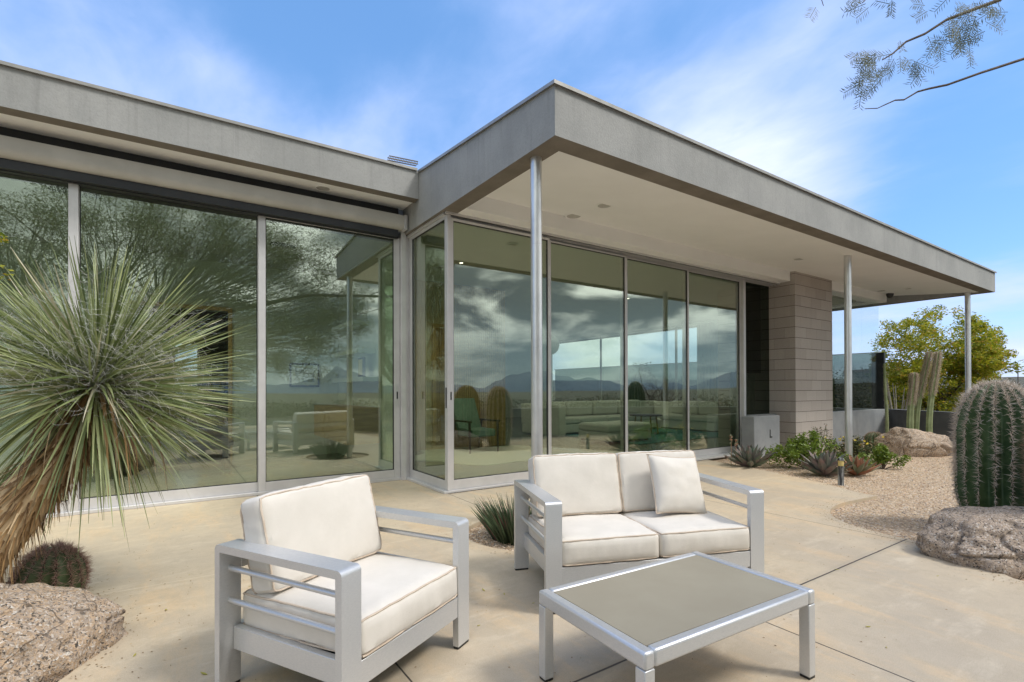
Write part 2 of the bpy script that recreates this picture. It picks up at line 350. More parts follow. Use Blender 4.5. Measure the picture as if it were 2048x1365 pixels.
def m_granite(name, a, b, d, sc=90):
    m, t, p, o = newmat(name); v = objc(t)
    wv = t.nodes.new('ShaderNodeVectorMath'); wv.operation = 'MULTIPLY_ADD'; nn = t.nodes.new('ShaderNodeTexNoise'); nn.inputs['Scale'].default_value = 60; nn.inputs['Detail'].default_value = 4
    t.links.new(v, nn.inputs['Vector']); t.links.new(nn.outputs['Color'], wv.inputs[0]); wv.inputs[1].default_value = (.03, .03, .03); t.links.new(v, wv.inputs[2])
    vo = t.nodes.new('ShaderNodeTexVoronoi'); vo.inputs['Scale'].default_value = sc; t.links.new(wv.outputs[0], vo.inputs['Vector'])
    sp = t.nodes.new('ShaderNodeSeparateColor'); t.links.new(vo.outputs['Color'], sp.inputs[0])
    cr = t.nodes.new('ShaderNodeValToRGB'); t.links.new(sp.outputs[0], cr.inputs[0]); cr.color_ramp.interpolation = 'CONSTANT'; e = cr.color_ramp.elements
    e[0].color = (*a, 1); e[1].position = .28; e[1].color = (*b, 1)
    for q, cc in ((.5, tuple(x*1.35 for x in b)), (.62, tuple(x*.75 for x in a)), (.76, d), (.86, (.66, .60, .53)), (.93, tuple(x*.45 for x in b))):
        x = e.new(q); x.color = (*cc, 1)
    c = mixc(t, mth(t, 'MULTIPLY', ramp(t, fbm(t, v, 3.0, 7, .7), .45, .62), .3), cr.outputs[0], b)
    c = mixc(t, mth(t, 'MULTIPLY', ramp(t, fbm(t, v, 45, 5, .8), .55, .66), .55), c, d)
    c = mixc(t, mth(t, 'MULTIPLY', ramp(t, fbm(t, v, 6, 6, .7), .5, .7), .45), c, (.24, .19, .15))
    ck = mth(t, 'ABSOLUTE', mth(t, 'SUBTRACT', fbm(t, v, 2.1, 3, .5, .6), .5)); c = mixc(t, mth(t, 'MULTIPLY', ramp(t, ck, .007, .002), .7), c, (.06, .045, .035))
    setc(t, p.inputs['Base Color'], c); p.inputs['Roughness'].default_value = .9
    bump(t, p, mth(t, 'ADD', fbm(t, v, 40, 6, .75), mth(t, 'MULTIPLY', vo.outputs['Distance'], .5)), .8, .012); return m
M_GRAN = m_granite('pink_granite', (.52, .37, .24), (.42, .34, .27), (.06, .05, .04), 135)
M_GRANG = m_granite('grey_granite', (.50, .38, .275), (.38, .30, .235), (.07, .055, .045), 130)
def m_leaf(name, c1, c2, c3=None, rough=.55, transl=.25, dens3=.9):
    m, t, p, o = newmat(name); g = geo(t)
    c = mixc(t, g.outputs['Random Per Island'], c1, c2)
    if c3:
        n = t.nodes.new('ShaderNodeMath'); n.operation = 'FRACT'; t.links.new(mth(t, 'MULTIPLY', g.outputs['Random Per Island'], 37.7), n.inputs[0])
        c = mixc(t, ramp(t, n.outputs[0], dens3, dens3+.03), c, c3)
    setc(t, p.inputs['Base Color'], c); p.inputs['Roughness'].default_value = rough
    if transl:
        tb = t.nodes.new('ShaderNodeBsdfTranslucent'); setc(t, tb.inputs[0], c)
        mx = t.nodes.new('ShaderNodeMixShader'); mx.inputs[0].default_value = transl
        t.links.new(p.outputs[0], mx.inputs[1]); t.links.new(tb.outputs[0], mx.inputs[2]); t.links.new(mx.outputs[0], o.inputs[0])
    return m
M_YUCCA = m_leaf('yucca_blade', (.085, .12, .03), (.37, .41, .18), (.55, .50, .34), .5, .1, .94)
M_YFIBRE = m_leaf('yucca_thread', (.45, .44, .40), (.62, .60, .54), None, .8, .2)
M_THATCH = m_leaf('dry_thatch', (.10, .052, .02), (.35, .21, .085), (.52, .38, .22), .8, .05, .9)
M_MESQ = m_leaf('mesquite_leaf', (.06, .075, .02), (.12, .13, .045), None, .6, .3)
M_GOLD = m_leaf('yellow_green_leaf', (.12, .19, .012), (.52, .47, .03), (.58, .36, .05), .6, .5, .88)
M_SHRUB = m_leaf('shrub_leaf', (.09, .16, .02), (.24, .32, .04), None, .45, .3)
M_SHRUBD = m_leaf('dark_shrub_leaf', (.045, .075, .02), (.12, .14, .05), (.30, .22, .12), .6, .2, .8)
M_SCRUB = m_leaf('desert_scrub_leaf', (.06, .065, .03), (.15, .13, .07), (.26, .20, .13), .8, .2, .8)
M_BARK = noisy('bark', (.075, .055, .04), (.14, .105, .08), 25, .9, .5, 60, .01)
M_BARK2 = noisy('pale_bark', (.30, .28, .23), (.42, .38, .32), 25, .9, .5, 60, .01)
def m_agave():
    m, t, p, o = newmat('agave_leaf'); g = geo(t); v = objc(t)
    c = mixc(t, g.outputs['Random Per Island'], (.10, .145, .10), (.19, .17, .155))
    c = mixc(t, mth(t, 'MULTIPLY', ramp(t, fbm(t, v, 9, 4), .45, .65), .6), c, (.27, .15, .15))
    setc(t, p.inputs['Base Color'], c); p.inputs['Roughness'].default_value = .5; return m
M_AGAVE = m_agave()
M_AGAVER = m_leaf('red_agave_leaf', (.30, .13, .07), (.42, .22, .14), (.22, .24, .15), .5, .1, .6)
M_ALOE = m_leaf('aloe_blade', (.04, .065, .03), (.11, .15, .075), (.18, .08, .07), .5, .1, .88)
M_CACT = noisy('cactus_skin', (.045, .085, .03), (.085, .135, .055), 12, .55, .3, 50, .004)
M_CACTS = noisy('small_cactus_skin', (.06, .095, .04), (.11, .15, .065), 20, .6, .3, 50, .004)
M_CACTG = noisy('pale_cactus_skin', (.20, .25, .11), (.34, .38, .20), 6, .6, .3, 40, .004)
M_SPINE = m_leaf('spine', (.50, .40, .32), (.86, .76, .66), None, .6, .1)
M_SPINER = m_leaf('red_spine', (.26, .13, .10), (.52, .36, .28), None, .6, .1)
M_SPINEB = m_leaf('brown_spine', (.30, .18, .11), (.45, .30, .20), None, .6, .1)
M_WOOL = m_leaf('woolly_hair', (.36, .28, .20), (.58, .48, .38), None, .9, .2)
M_AREOLE = noisy('areole', (.02, .015, .012), (.05, .035, .025), 30, .9, 0)
M_WOOD = noisy('oak_veneer', (.42, .27, .11), (.55, .37, .16), 3, .4, .1, 80, .002, stretch=(1, 1, 9))
M_WOODD = noisy('dark_wood', (.035, .022, .015), (.06, .04, .026), 5, .4, .1)
M_SOFA = noisy('sofa_fabric', (.74, .75, .68), (.80, .81, .74), 6, .95, .2, 200, .002)
M_ACHAIR = noisy('green_upholstery', (.20, .30, .24), (.25, .36, .29), 6, .8, .2, 200, .002)
M_RUGW = noisy('pale_rug', (.62, .62, .50), (.72, .71, .60), 20, .95, .4, 150, .01)
M_RUGT = noisy('teal_rug', (.02, .16, .16), (.06, .28, .27), 9, .95, .4, 150, .01)
M_CURTAIN = m_leaf('curtain_cloth', (.62, .64, .60), (.62, .64, .60), None, .9, .5)
def m_emit(name, c, s):
    m, t, p, o = newmat(name); p.inputs['Emission Color'].default_value = (*c, 1); p.inputs['Emission Strength'].default_value = s; p.inputs['Base Color'].default_value = (*c, 1); return m
M_LAMP = m_emit('lamp_lens', (1, .9, .75), 6)
M_LENSOFF = noisy('grille', (.42, .41, .38), (.48, .47, .44), 400, .6, .3, 500, .001, lo=.45, hi=.55)
M_AMBER = noisy('amber_lens', (.50, .38, .12), (.62, .50, .2), 12, .3, .05)
M_BOLL = noisy('weathered_post', (.05, .05, .05), (.42, .43, .42), 9, .45, .1, 60, .002, .3, (3, 3, .3), lo=.42, hi=.58)

# ------------------------------------------------------------------ ground
def poly_slab(name, outer, holes, z0, z1, mat):
    bm = bmesh.new(); edges = []
    for loop in [outer]+holes:
        vs = [bm.verts.new((x, y, z1)) for x, y in loop]
        for i in range(len(vs)): edges.append(bm.edges.new((vs[i], vs[(i+1) % len(vs)])))
    bmesh.ops.triangle_fill(bm, use_beauty=True, use_dissolve=False, edges=edges)
    for f in bm.faces:
        if f.normal.z < 0: f.normal_flip()
    bd = [e for e in bm.edges if e.is_boundary]
    r = bmesh.ops.extrude_edge_only(bm, edges=bd)
    for g in r['geom']:
        if isinstance(g, bmesh.types.BMVert): g.co.z = z0
    bmesh.ops.recalc_face_normals(bm, faces=bm.faces)
    me = bpy.data.meshes.new(name); bm.to_mesh(me); bm.free(); me.materials.append(mat)
    o = bpy.data.objects.new(name, me); COL.objects.link(o); return o
def smooth_loop(pts, n=6, closed=True):
    P = [Vector((*p, 0)) for p in pts]; out = []; m = len(P); rng = m if closed else m-1
    for i in range(rng):
        p0, p1, p2, p3 = (P[(i-1) % m], P[i], P[(i+1) % m], P[(i+2) % m]) if closed else (P[max(i-1, 0)], P[i], P[i+1], P[min(i+2, m-1)])
        for k in range(n):
            t = k/n
            q = .5*((2*p1)+(p2-p0)*t+(2*p0-5*p1+4*p2-p3)*t*t+(3*p1-p0-3*p2+p3)*t**3)
            out.append((q.x, q.y))
    if not closed: out.append((P[-1].x, P[-1].y))
    return out
edgeA = smooth_loop([(7.50, 5.22), (7.38, 4.7), (7.31, 4.36), (7.16, 3.95), (6.87, 3.15), (6.6, 2.68), (6.53, 2.40)], 5, False)
edgeB = smooth_loop([(6.53, 2.40), (5.98, 2.45), (5.62, 2.44), (5.29, 2.34), (5.07, 2.17), (4.93, 1.97), (4.87, 1.75), (4.85, 1.57), (4.82, 1.42), (4.60, 1.15), (4.46, .95), (4.38, .80), (4.35, .3), (4.2, -.8), (3.9, -2.5), (3.5, -6)], 5, False)
outer = edgeA+edgeB[1:]+[(-9, -6), (-9, 6.42), (2.66, 6.42), (2.66, 5.22)]
BED = smooth_loop([(-.24, 3.25), (-.33, 3.5), (-.40, 3.9), (-.58, 4.2), (-1.2, 4.55), (-2.2, 4.3), (-2.5, 3.2), (-1.7, 2.4), (-.8, 2.5), (-.4, 2.75)], 5)
BED2 = [(2.52+.54*math.cos(a)*(1+.04*math.sin(3*a)), 3.45+.56*math.sin(a)) for a in [2*pi*i/36 for i in range(36)]]
tag(poly_slab('patio', outer, [BED, BED2], -.06, 0, M_CONC), kind='structure')
tag(bb('gravel_bed', M_GRAVEL, None, -9, 14.3, -6, 5.6, -.30, -.035), kind='structure')
def inpoly(x, y, poly):
    c = False; j = len(poly)-1
    for i in range(len(poly)):
        xi, yi = poly[i]; xj, yj = poly[j]
        if (yi > y) != (yj > y) and x < (xj-xi)*(y-yi)/(yj-yi)+xi: c = not c
        j = i
    return c

# parapet line round the court
PAR = smooth_loop([(14.23, 5.0), (13.78, 4.55), (13.2, 3.5), (12.0, 2.1), (10.5, 1.1), (9.0, .40), (7.6, .0), (6.2, -.5), (5.2, -1.3), (4.6, -2.6), (4.4, -4.5), (4.3, -6.5)], 5, False)
# loose stones lying on the gravel (one uncountable mass)
def pebbles():
    V = []; n = 0
    area = [(4.3, 13.6, .2, 5.2, 15000), (1.9, 3.1, 2.85, 4.05, 1500), (-2.5, 0, 2.3, 4.6, 1800)]
    base = np.array([(1, 0, 0), (-.5, .87, 0), (-.5, -.87, 0), (0, 0, 1), (0, 0, -1)], float)
    tri = [(0, 1, 3), (1, 2, 3), (2, 0, 3), (1, 0, 4), (2, 1, 4), (0, 2, 4)]
    vs = []; fs = []
    for x0, x1, y0, y1, cnt in area:
        k = 0
        while k < cnt:
            x = random.uniform(x0, x1); y = random.uniform(y0, y1)
            if x0 > 4 and x > 8 and random.random() < .45: continue
            k += 1
            if inpoly(x, y, outer) and not (inpoly(x, y, BED) or inpoly(x, y, BED2)): continue
            s = random.uniform(.005, .012)*(1.25 if x > 8 else 1); a = random.uniform(0, 6.3); ca, sa = math.cos(a), math.sin(a)
            st = random.uniform(.8, 1.5); b = len(vs)
            for p in base:
                px, py, pz = p[0]*s*st, p[1]*s, p[2]*s*.7
                vs.append((x+px*ca-py*sa+random.uniform(-1, 1)*s*.25, y+px*sa+py*ca, -.033+pz))
            fs += [(t[0]+b, t[1]+b, t[2]+b) for t in tri]
    me = bpy.data.meshes.new('loose_gravel'); me.from_pydata(vs, [], fs); me.materials.append(M_PEBBLE)
    o = bpy.data.objects.new('loose_gravel', me); COL.objects.link(o)
    tag(o, 'small tan and pink stones scattered over the gravel beds', 'gravel', kind='stuff')
pebbles()

# desert land, one sheet to the horizon, falling to the plain behind the camera, rising on the right
def landz(x, y):
    r = math.hypot(x, y); a = math.atan2(y, x)
    if r < 19: return -.33
    side = math.cos(a-R(35)); k = .5+.5*math.tanh(3*(side-.35))
    rise = k*(.028*(r-19))/(1+r/900)-(1-k)*.030*(r-19)/(1+r/1500)
    n = noise.noise((x*.01, y*.01, 0))*min(r, 900)*.006+noise.noise((x*.002, y*.002, 4))*min(r, 3000)*.004
    return -.33+rise+n*min(1, (r-19)/60)
def land():
    radii = [0, 10, 19]+[19*1.12**i for i in range(1, 52)]; na = 160; vs = []; fs = []
    for r in radii:
        for k in range(na):
            a = 2*pi*k/na; x, y = r*math.cos(a), r*math.sin(a); vs.append((x, y, landz(x, y)))
    for i in range(len(radii)-1):
        for k in range(na): fs.append((i*na+k, (i+1)*na+k, (i+1)*na+(k+1) % na, i*na+(k+1) % na))
    me = bpy.data.meshes.new('terrain'); me.from_pydata(vs, [], fs); me.materials.append(M_DESERT)
    me.polygons.foreach_set('use_smooth', [True]*len(fs))
    o = bpy.data.objects.new('terrain', me); COL.objects.link(o); tag(o, kind='structure')
land()
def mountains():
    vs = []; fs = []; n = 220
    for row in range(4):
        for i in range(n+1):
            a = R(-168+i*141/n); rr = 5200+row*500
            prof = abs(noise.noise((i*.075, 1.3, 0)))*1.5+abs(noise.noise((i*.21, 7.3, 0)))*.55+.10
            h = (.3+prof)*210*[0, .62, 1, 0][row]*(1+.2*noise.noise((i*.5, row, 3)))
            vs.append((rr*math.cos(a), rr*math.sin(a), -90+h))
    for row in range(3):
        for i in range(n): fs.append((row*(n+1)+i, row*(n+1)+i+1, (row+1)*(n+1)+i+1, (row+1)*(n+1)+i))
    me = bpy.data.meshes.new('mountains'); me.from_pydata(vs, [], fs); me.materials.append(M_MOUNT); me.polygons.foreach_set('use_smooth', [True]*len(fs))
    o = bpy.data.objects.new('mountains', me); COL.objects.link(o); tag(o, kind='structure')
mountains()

# ------------------------------------------------------------------ house
H = thing('house', 'low modern grey house with flat roof, deep overhang and sliding glass walls', 'house')
def zs(y): return 3.262+.105*(y-3.38)          # soffit height of the overhang
XE = 14.70
# right wing roof rim: tapered return face, front face, end face
m = MB()
def rim(m, x0, x1, y0, y1, zb, ztop):
    m.hexa([(x0, y0, zb), (x1, y0, zb), (x1, y1, zb), (x0, y1, zb)], [(x0, y0, ztop(y0)), (x1, y0, ztop(y0)), (x1, y1, ztop(y1)), (x0, y1, ztop(y1))])
zt = lambda y: 3.672+.0885*(y-3.184)
m.hexa([(2.58, 3.184, 3.252), (14.70, 3.184, 3.252), (14.50, 3.38, 3.252), (2.78, 3.38, 3.252)], [(2.58, 3.184, zt(3.184)), (14.70, 3.184, zt(3.184)), (14.50, 3.38, zt(3.38)), (2.78, 3.38, zt(3.38))])
m.hexa([(2.58, 3.184, 3.252), (2.78, 3.38, 3.252), (2.78, 6.40, 3.252), (2.58, 6.40, 3.252)], [(2.58, 3.184, zt(3.184)), (2.78, 3.38, zt(3.38)), (2.78, 6.40, zt(6.4)), (2.58, 6.40, zt(6.4))])
m.hexa([(14.50, 3.38, 3.252), (14.70, 3.184, 3.252), (14.70, 18.0, 3.252), (14.50, 18.0, 3.252)], [(14.50, 3.38, zt(3.38)), (14.70, 3.184, zt(3.184)), (14.70, 18.0, zt(18)), (14.50, 18.0, zt(18))])
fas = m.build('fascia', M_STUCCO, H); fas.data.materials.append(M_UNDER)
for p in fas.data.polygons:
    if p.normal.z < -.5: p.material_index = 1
m = MB(); m.box(-9, 2.575, 5.877, 6.03, 3.575, 3.928)
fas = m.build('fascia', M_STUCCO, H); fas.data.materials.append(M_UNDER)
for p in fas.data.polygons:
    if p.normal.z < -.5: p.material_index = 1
# metal drip edges
m = MB()
m.hexa([(2.555, 3.160, zt(3.16)-.012), (14.725, 3.160, zt(3.16)-.012), (14.64, 3.24, zt(3.24)+.003), (2.64, 3.24, zt(3.24)+.003)], [(2.555, 3.160, zt(3.16)+.018), (14.725, 3.160, zt(3.16)+.018), (14.64, 3.24, zt(3.24)+.024), (2.64, 3.24, zt(3.24)+.024)])
m.hexa([(2.555, 3.160, zt(3.16)-.012), (2.64, 3.24, zt(3.24)+.003), (2.64, 5.86, zt(5.86)+.003), (2.555, 5.86, zt(5.86)-.012)], [(2.555, 3.160, zt(3.16)+.018), (2.64, 3.24, zt(3.24)+.024), (2.64, 5.86, zt(5.86)+.024), (2.555, 5.86, zt(5.86)+.018)])
m.build('roof_edge', M_CAP, H)
m = MB(); m.box(-9, 2.55, 5.853, 5.93, 3.918, 3.948); m.build('roof_edge', M_CAP, H)
# roof decks
m = MB(); m.hexa([(2.66, 3.26, zt(3.26)-.06), (14.66, 3.26, zt(3.26)-.06), (14.66, 18, zt(18)-.06), (2.66, 18, zt(18)-.06)], [(2.66, 3.26, zt(3.26)-.02), (14.66, 3.26, zt(3.26)-.02), (14.66, 18, zt(18)-.02), (2.66, 18, zt(18)-.02)])
m.build('roof', M_CAP, H)
bb('roof', M_CAP, H, -9, 2.57, 5.95, 18, 3.80, 3.90)
# soffits
m = MB(); m.hexa([(2.78, 3.375, zs(3.375)), (14.5, 3.375, zs(3.375)), (14.5, 5.36, zs(5.36)), (2.78, 5.36, zs(5.36))], [(2.78, 3.375, zs(3.375)+.03), (14.5, 3.375, zs(3.375)+.03), (14.5, 5.36, zs(5.36)+.03), (2.78, 5.36, zs(5.36)+.03)])
m.hexa([(13.98, 5.365, zs(5.36)), (14.5, 5.365, zs(5.36)), (14.5, 18, 3.6), (13.98, 18, 3.6)], [(13.98, 5.365, zs(5.36)+.03), (14.5, 5.365, zs(5.36)+.03), (14.5, 18, 3.63), (13.98, 18, 3.63)])
m.build('soffit', M_SOFFIT, H)
bb('soffit', M_SOFFIT, H, -9, 2.57, 6.03, 6.385, 3.585, 3.61)
# header beams over the glass
m = MB(); m.box(2.782, 9.86, 5.04, 5.50, 3.252, 3.46); m.build('header_beam', M_SOFFIT, H, .006)
m = MB(); m.box(11.355, 14.22, 5.00, 5.30, 3.252, 3.47); m.box(13.9, 14.22, 5.30, 17.5, 3.252, 3.59); m.build('header_beam', M_SOFFIT, H, .006)
bb('wall_above_door', M_HEAD, H, -9, 2.50, 6.36, 6.60, 3.19, 3.60)  # near-black colour stands for the shadow in the recess above the housing
# roller shade housing with a rounded lower front edge
m = MB(); prof = [(6.385, 3.455), (6.21, 3.455), (6.21, 3.36)]+[(6.21+.09*(1-math.cos(a)), 3.36-.075*math.sin(a)) for a in [pi/2*i/6 for i in range(1, 7)]]+[(6.385, 3.285)]
n = len(prof); vs = [(-9, y, z) for y, z in prof]+[(2.52, y, z) for y, z in prof]
m.add(vs, [tuple(range(n)), tuple(range(2*n-1, n-1, -1))]+[(i, n+i, n+(i+1) % n, (i+1) % n) for i in range(n)])
o = m.build('shade_housing', M_HOUSING, H); o.data.polygons.foreach_set('use_smooth', [True]*len(o.data.polygons))
try: o.data.set_sharp_from_angle(angle=R(35))
except Exception: pass
bb('shade_bracket', M_FRAME, H, 2.522, 2.562, 6.20, 6.36, 3.275, 3.465, bevel=.004)
bb('head_track', M_HEAD, H, -9, 2.475, 6.30, 6.36, 3.198, 3.282)

def door(x0, x1, yf, z0, z1, wl, wr, hb, ht, dep=.05, handle=None, name='sliding_door', lab=None):
    d = MB()
    d.box(x0, x0+wl, yf, yf+dep, z0, z1); d.box(x1-wr, x1, yf, yf+dep, z0, z1)
    d.box(x0+wl, x1-wr, yf+.002, yf+dep-.002, z0, z0+hb); d.box(x0+wl, x1-wr, yf+.002, yf+dep-.002, z1-ht, z1)
    o = d.build(name, M_FRAME, H, .0025)
    if lab: o['label'] = lab
    g = MB(); g.box(x0+wl+.001, x1-wr-.001, yf+.019, yf+.031, z0+hb+.001, z1-ht-.001); g.build('glass', M_GLASS, o)
    k = MB(); w = .008
    for (a, b, c, e) in ((x0+wl, x0+wl+w, z0+hb, z1-ht), (x1-wr-w, x1-wr, z0+hb, z1-ht), (x0+wl+w, x1-wr-w, z0+hb, z0+hb+w), (x0+wl+w, x1-wr-w, z1-ht-w, z1-ht)):
        k.box(a, b, yf+.012, yf+.038, c, e)
    k.build('gasket', M_BLACK, o)
    if handle is not None:
        q = MB(); q.box(handle-.014, handle+.014, yf-.004, yf+.001, .98, 1.26); hd = q.build('handle', M_COLUMN, o, .001)
        q = MB(); q.box(handle-.009, handle+.009, yf-.007, yf-.0035, 1.075, 1.17); q.build('latch', M_BLACK, o)
    return o
zl0, zl1 = .035, 3.215
door(-4.0, -2.36, 6.42, zl0, zl1, .075, .075, .10, .02)
door(-2.36, -.735, 6.42, zl0, zl1, .07, .07, .10, .02)
door(-.80, .91, 6.40, zl0, zl1, .072, .04, .105, .02) if False else None
door(-.733, .838, 6.44, zl0, zl1, .003, .003, .105, .02, name='sliding_door')
door(.838, 2.53, 6.40, zl0, zl1, .075, .078, .105, .028, handle=2.492)
bb('mullion', M_FRAME, H, -.808, -.733, 6.40, 6.46, .0, 3.20, bevel=.003)
bb('threshold', M_FRAME, H, -9, 2.60, 6.385, 6.50, .001, .034, bevel=.003)
m = MB(); m.box(2.535, 2.60, 6.345, 6.46, 0, 3.285); m.box(2.602, 2.665, 6.39, 6.50, 0, 3.25); m.build('door_jamb', M_FRAME, H, .003)
# return pane (faces left)
d = MB(); xf = 2.655
d.box(xf, xf+.05, 5.255, 5.325, .03, 3.225); d.box(xf, xf+.05, 6.30, 6.388, .03, 3.225); d.box(xf+.002, xf+.048, 5.325, 6.30, .03, .135); d.box(xf+.002, xf+.048, 5.325, 6.30, 3.19, 3.225)
o = d.build('sliding_door', M_FRAME, H, .0025)
g = MB(); g.box(xf+.019, xf+.031, 5.326, 6.299, .136, 3.189); g.build('glass', M_GLASS, o)
k = MB()
for (a, b, c, e) in ((5.325, 5.333, .135, 3.19), (6.292, 6.30, .135, 3.19), (5.333, 6.292, .135, .143), (5.333, 6.292, 3.182, 3.19)): k.box(xf+.012, xf+.038, a, b, c, e)
k.build('gasket', M_BLACK, o)
q = MB(); q.box(xf-.004, xf+.001, 5.275, 5.30, .98, 1.22); q.build('handle', M_BLACK, o)
m = MB(); m.box(2.60, 2.72, 5.33, 6.385, .001, .028); m.box(2.602, 9.86, 5.235, 5.50, .001, .0282); m.build('threshold', M_FRAME, H, .003)
m = MB(); m.box(2.625, 2.715, 5.30, 6.39, 3.226, 3.2515); m.build('head_track', M_FRAME, H)
# head track with its grooves
m = MB(); m.box(2.63, 9.86, 5.235, 5.262, 3.228, 3.2515); m.build('head_track', M_FRAME, H)
for i, (a, b) in enumerate(((5.262, 5.274), (5.318, 5.330), (5.374, 5.386), (5.430, 5.442))): pass
m = MB(); m.box(2.72, 9.86, 5.263, 5.50, 3.243, 3.2514); o = m.build('head_track', M_BLACK, H)
m = MB()
for y in (5.325, 5.385, 5.445): m.box(2.72, 9.86, y-.006, y+.006, 3.215, 3.2425)
m.build('track_rail', M_FRAME, H)
ZR = 3.198
door(2.665, 4.17, 5.262, .03, ZR, .075, .03, .112, .03, handle=2.70)
door(4.145, 5.69, 5.332, .03, ZR, .10, .03, .112, .022)
door(5.665, 7.25, 5.392, .03, ZR+.010, .11, .03, .112, .02)
door(7.215, 8.87, 5.452, .03, ZR+.018, .12, .03, .105, .02)
door(8.80, 9.858, 5.462, .72, 3.25, .085, .004, .02, .02, .04, name='fixed_window') if False else None
o = bb('window_post', M_FRAME, H, 8.874, 8.95, 5.40, 5.50, .03, 3.25, bevel=.003)
m = MB(); m.box(8.952, 9.855, 5.46, 5.472, .70, 3.245); m.build('fixed_window', M_SMOKE, H)
m = MB(); vs = []
for i in range(41):
    x = 9.0+.8*i/40; vs += [(x, 5.75+.025*math.sin(i*.9), .05), (x, 5.75+.025*math.sin(i*.9), 1.55)]
m.add(vs, [(2*i, 2*i+2, 2*i+3, 2*i+1) for i in range(40)], True); sc_ = m.build('side_curtain', M_CURTAIN, H)
sd0 = sc_.modifiers.new('s', 'SOLIDIFY'); sd0.thickness = .004
bb('added_dark_screen', M_HEAD, H, 8.98, 9.84, 5.62, 5.63, 1.5, 3.25)  # dark sheet added behind the glass so the upper window looks dark
bb('low_wall', M_TWALL, H, 8.955, 9.86, 5.32, 5.52, 0, .70)
# block pier, each block its own face with sunk joints
m = MB(); PX0, PX1, PY0, PY1 = 9.865, 11.35, 4.955, 6.6
bh = .2032; j = .009
for c in range(18):
    z0 = -.06+c*bh; z1 = min(z0+bh-j, 3.435)
    if z1-z0 < .02: break
    off = 0 if c % 2 else .2032
    def cuts(a, b, first):
        xs = [a]; x = a+first
        while x < b-.03: xs.append(x); x += .4064
        return xs+[b]
    xs = cuts(PX0, PX1, .4064-off if off else .4064); ys = cuts(PY0, PY1, .2032+off)
    for i in range(len(xs)-1): m.box(xs[i], xs[i+1]-(.003 if i < len(xs)-2 else 0), PY0, PY0+.10, z0, z1)
    for i in range(len(ys)-1):
        a = max(ys[i], PY0+.1005)
        if ys[i+1]-a < .02: continue
        m.box(PX0, PX0+.10, a, ys[i+1]-(.003 if i < len(ys)-2 else 0), z0, z1)
        m.box(PX1-.10, PX1, a, ys[i+1]-(.003 if i < len(ys)-2 else 0), z0, z1)
pier = m.build('block_pier', M_BLOCK, H)
bb('mortar', M_MORTAR, pier, PX0+.007, PX1-.007, PY0+.007, PY1-.01, -.06, 3.425)
# small rendered box wall beside the pier
m = MB(); r_ = .07; X0, X1, Y0, Y1 = 8.50, 9.45, 5.0, 5.225
pts = [(X0, Y1), (X0+.03, Y0)]+[(X1-.03-r_+r_*math.sin(a), Y0+r_-r_*math.cos(a)) for a in [pi/2*i/6 for i in range(7)]]+[(X1-.03, Y1)]
m.prism(pts, -.05, .70); bx = m.build('utility_wall', M_TWALL, H, .012)
m = MB(); m.box(9.03, 9.055, Y0-.004, Y0+.002, .30, .45); m.box(9.0555, 9.11, Y0-.004, Y0+.002, .30, .325); m.build('slot_mark', M_BLACK, bx)
# low wall under the corner glass, end wall
m = MB(); m.hexa([(11.352, 5.0, -.05), (14.25, 5.0, -.05), (14.25, 5.22, -.05), (11.352, 5.22, -.05)], [(11.352, 5.0, .70), (14.25, 5.0, .70), (14.25, 5.22, .70), (11.352, 5.22, .70)])
m.box(14.02, 14.25, 5.222, 17.5, -.05, .70); m.build('low_wall', M_TWALL, H, .006)
m = MB(); m.box(11.352, 13.06, 5.08, 5.092, .702, 3.25); m.box(13.066, 13.985, 5.08, 5.092, .702, 3.25); m.build('corner_window', M_GLASS2, H)
m = MB()
for a, b in ((5.10, 8.1), (8.106, 11.0), (11.006, 14.2), (14.206, 17.45)): m.box(13.988, 14.0, a, b, 2.06, 3.25)
m.build('clerestory_window', M_GLASS2, H)
m = MB(); m.box(14.06, 14.072, 5.26, 17.4, .702, 2.04); m.build('smoked_window', M_SMOKE, H)
m = MB(); m.box(14.03, 14.12, 5.0, 5.255, .702, 2.045); m.build('window_post', M_SMOKED_POST, H)
bb('sill', M_WHITE, H, 14.02, 14.14, 5.10, 17.4, 2.042, 2.058)
for y in (10.85, 14.4): bb('window_post', M_FRAME, H, 13.94, 13.985, y, y+.07, .7, 3.25)
# columns
def column(x, y, z):
    c = MB(); c.tube([(x, y, -.05), (x, y, z)], .0505, 20); o = c.build('column', M_COLUMN, H)
    w = MB(); w.tube([(x, y, 2.48), (x, y, 2.484)], .0515, 20); w.build('weld_seam', M_FRAME, o)
column(2.70, 3.60, 3.30); column(8.86, 3.64, 3.30); column(14.42, 3.57, 3.30)
# interior shell
m = MB(); m.box(2.725, 14.0, 5.52, 17.5, -.02, .02); m.box(-6, 2.60, 6.51, 9.6, -.02, .021); m.build('floor', M_IFLOOR, H)
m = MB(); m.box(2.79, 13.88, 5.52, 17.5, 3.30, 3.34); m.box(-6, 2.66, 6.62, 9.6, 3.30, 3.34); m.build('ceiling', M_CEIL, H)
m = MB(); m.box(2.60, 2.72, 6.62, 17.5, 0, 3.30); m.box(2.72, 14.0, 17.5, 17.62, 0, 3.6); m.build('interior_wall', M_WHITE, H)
m = MB(); m.box(-1.05, -.98, 6.62, 9.6, 0, 2.2) if False else None
m.box(.86, 2.598, 9.6, 9.72, .02, 3.30); m.box(-6, -.78, 9.6, 9.72, .02, 3.30); m.box(-.78, .86, 9.6, 9.72, 2.5, 3.30); m.box(-6.1, -6, 6.62, 9.72, 0, 3.3)
m.build('interior_wall', M_WHITE, H)
m = MB(); m.box(.80, .86, 9.54, 9.598, .02, 2.56); m.box(-.78, -.72, 9.54, 9.598, .02, 2.56); m.box(-.72, .80, 9.54, 9.598, 2.50, 2.56); m.build('door_frame', M_WOOD, H)
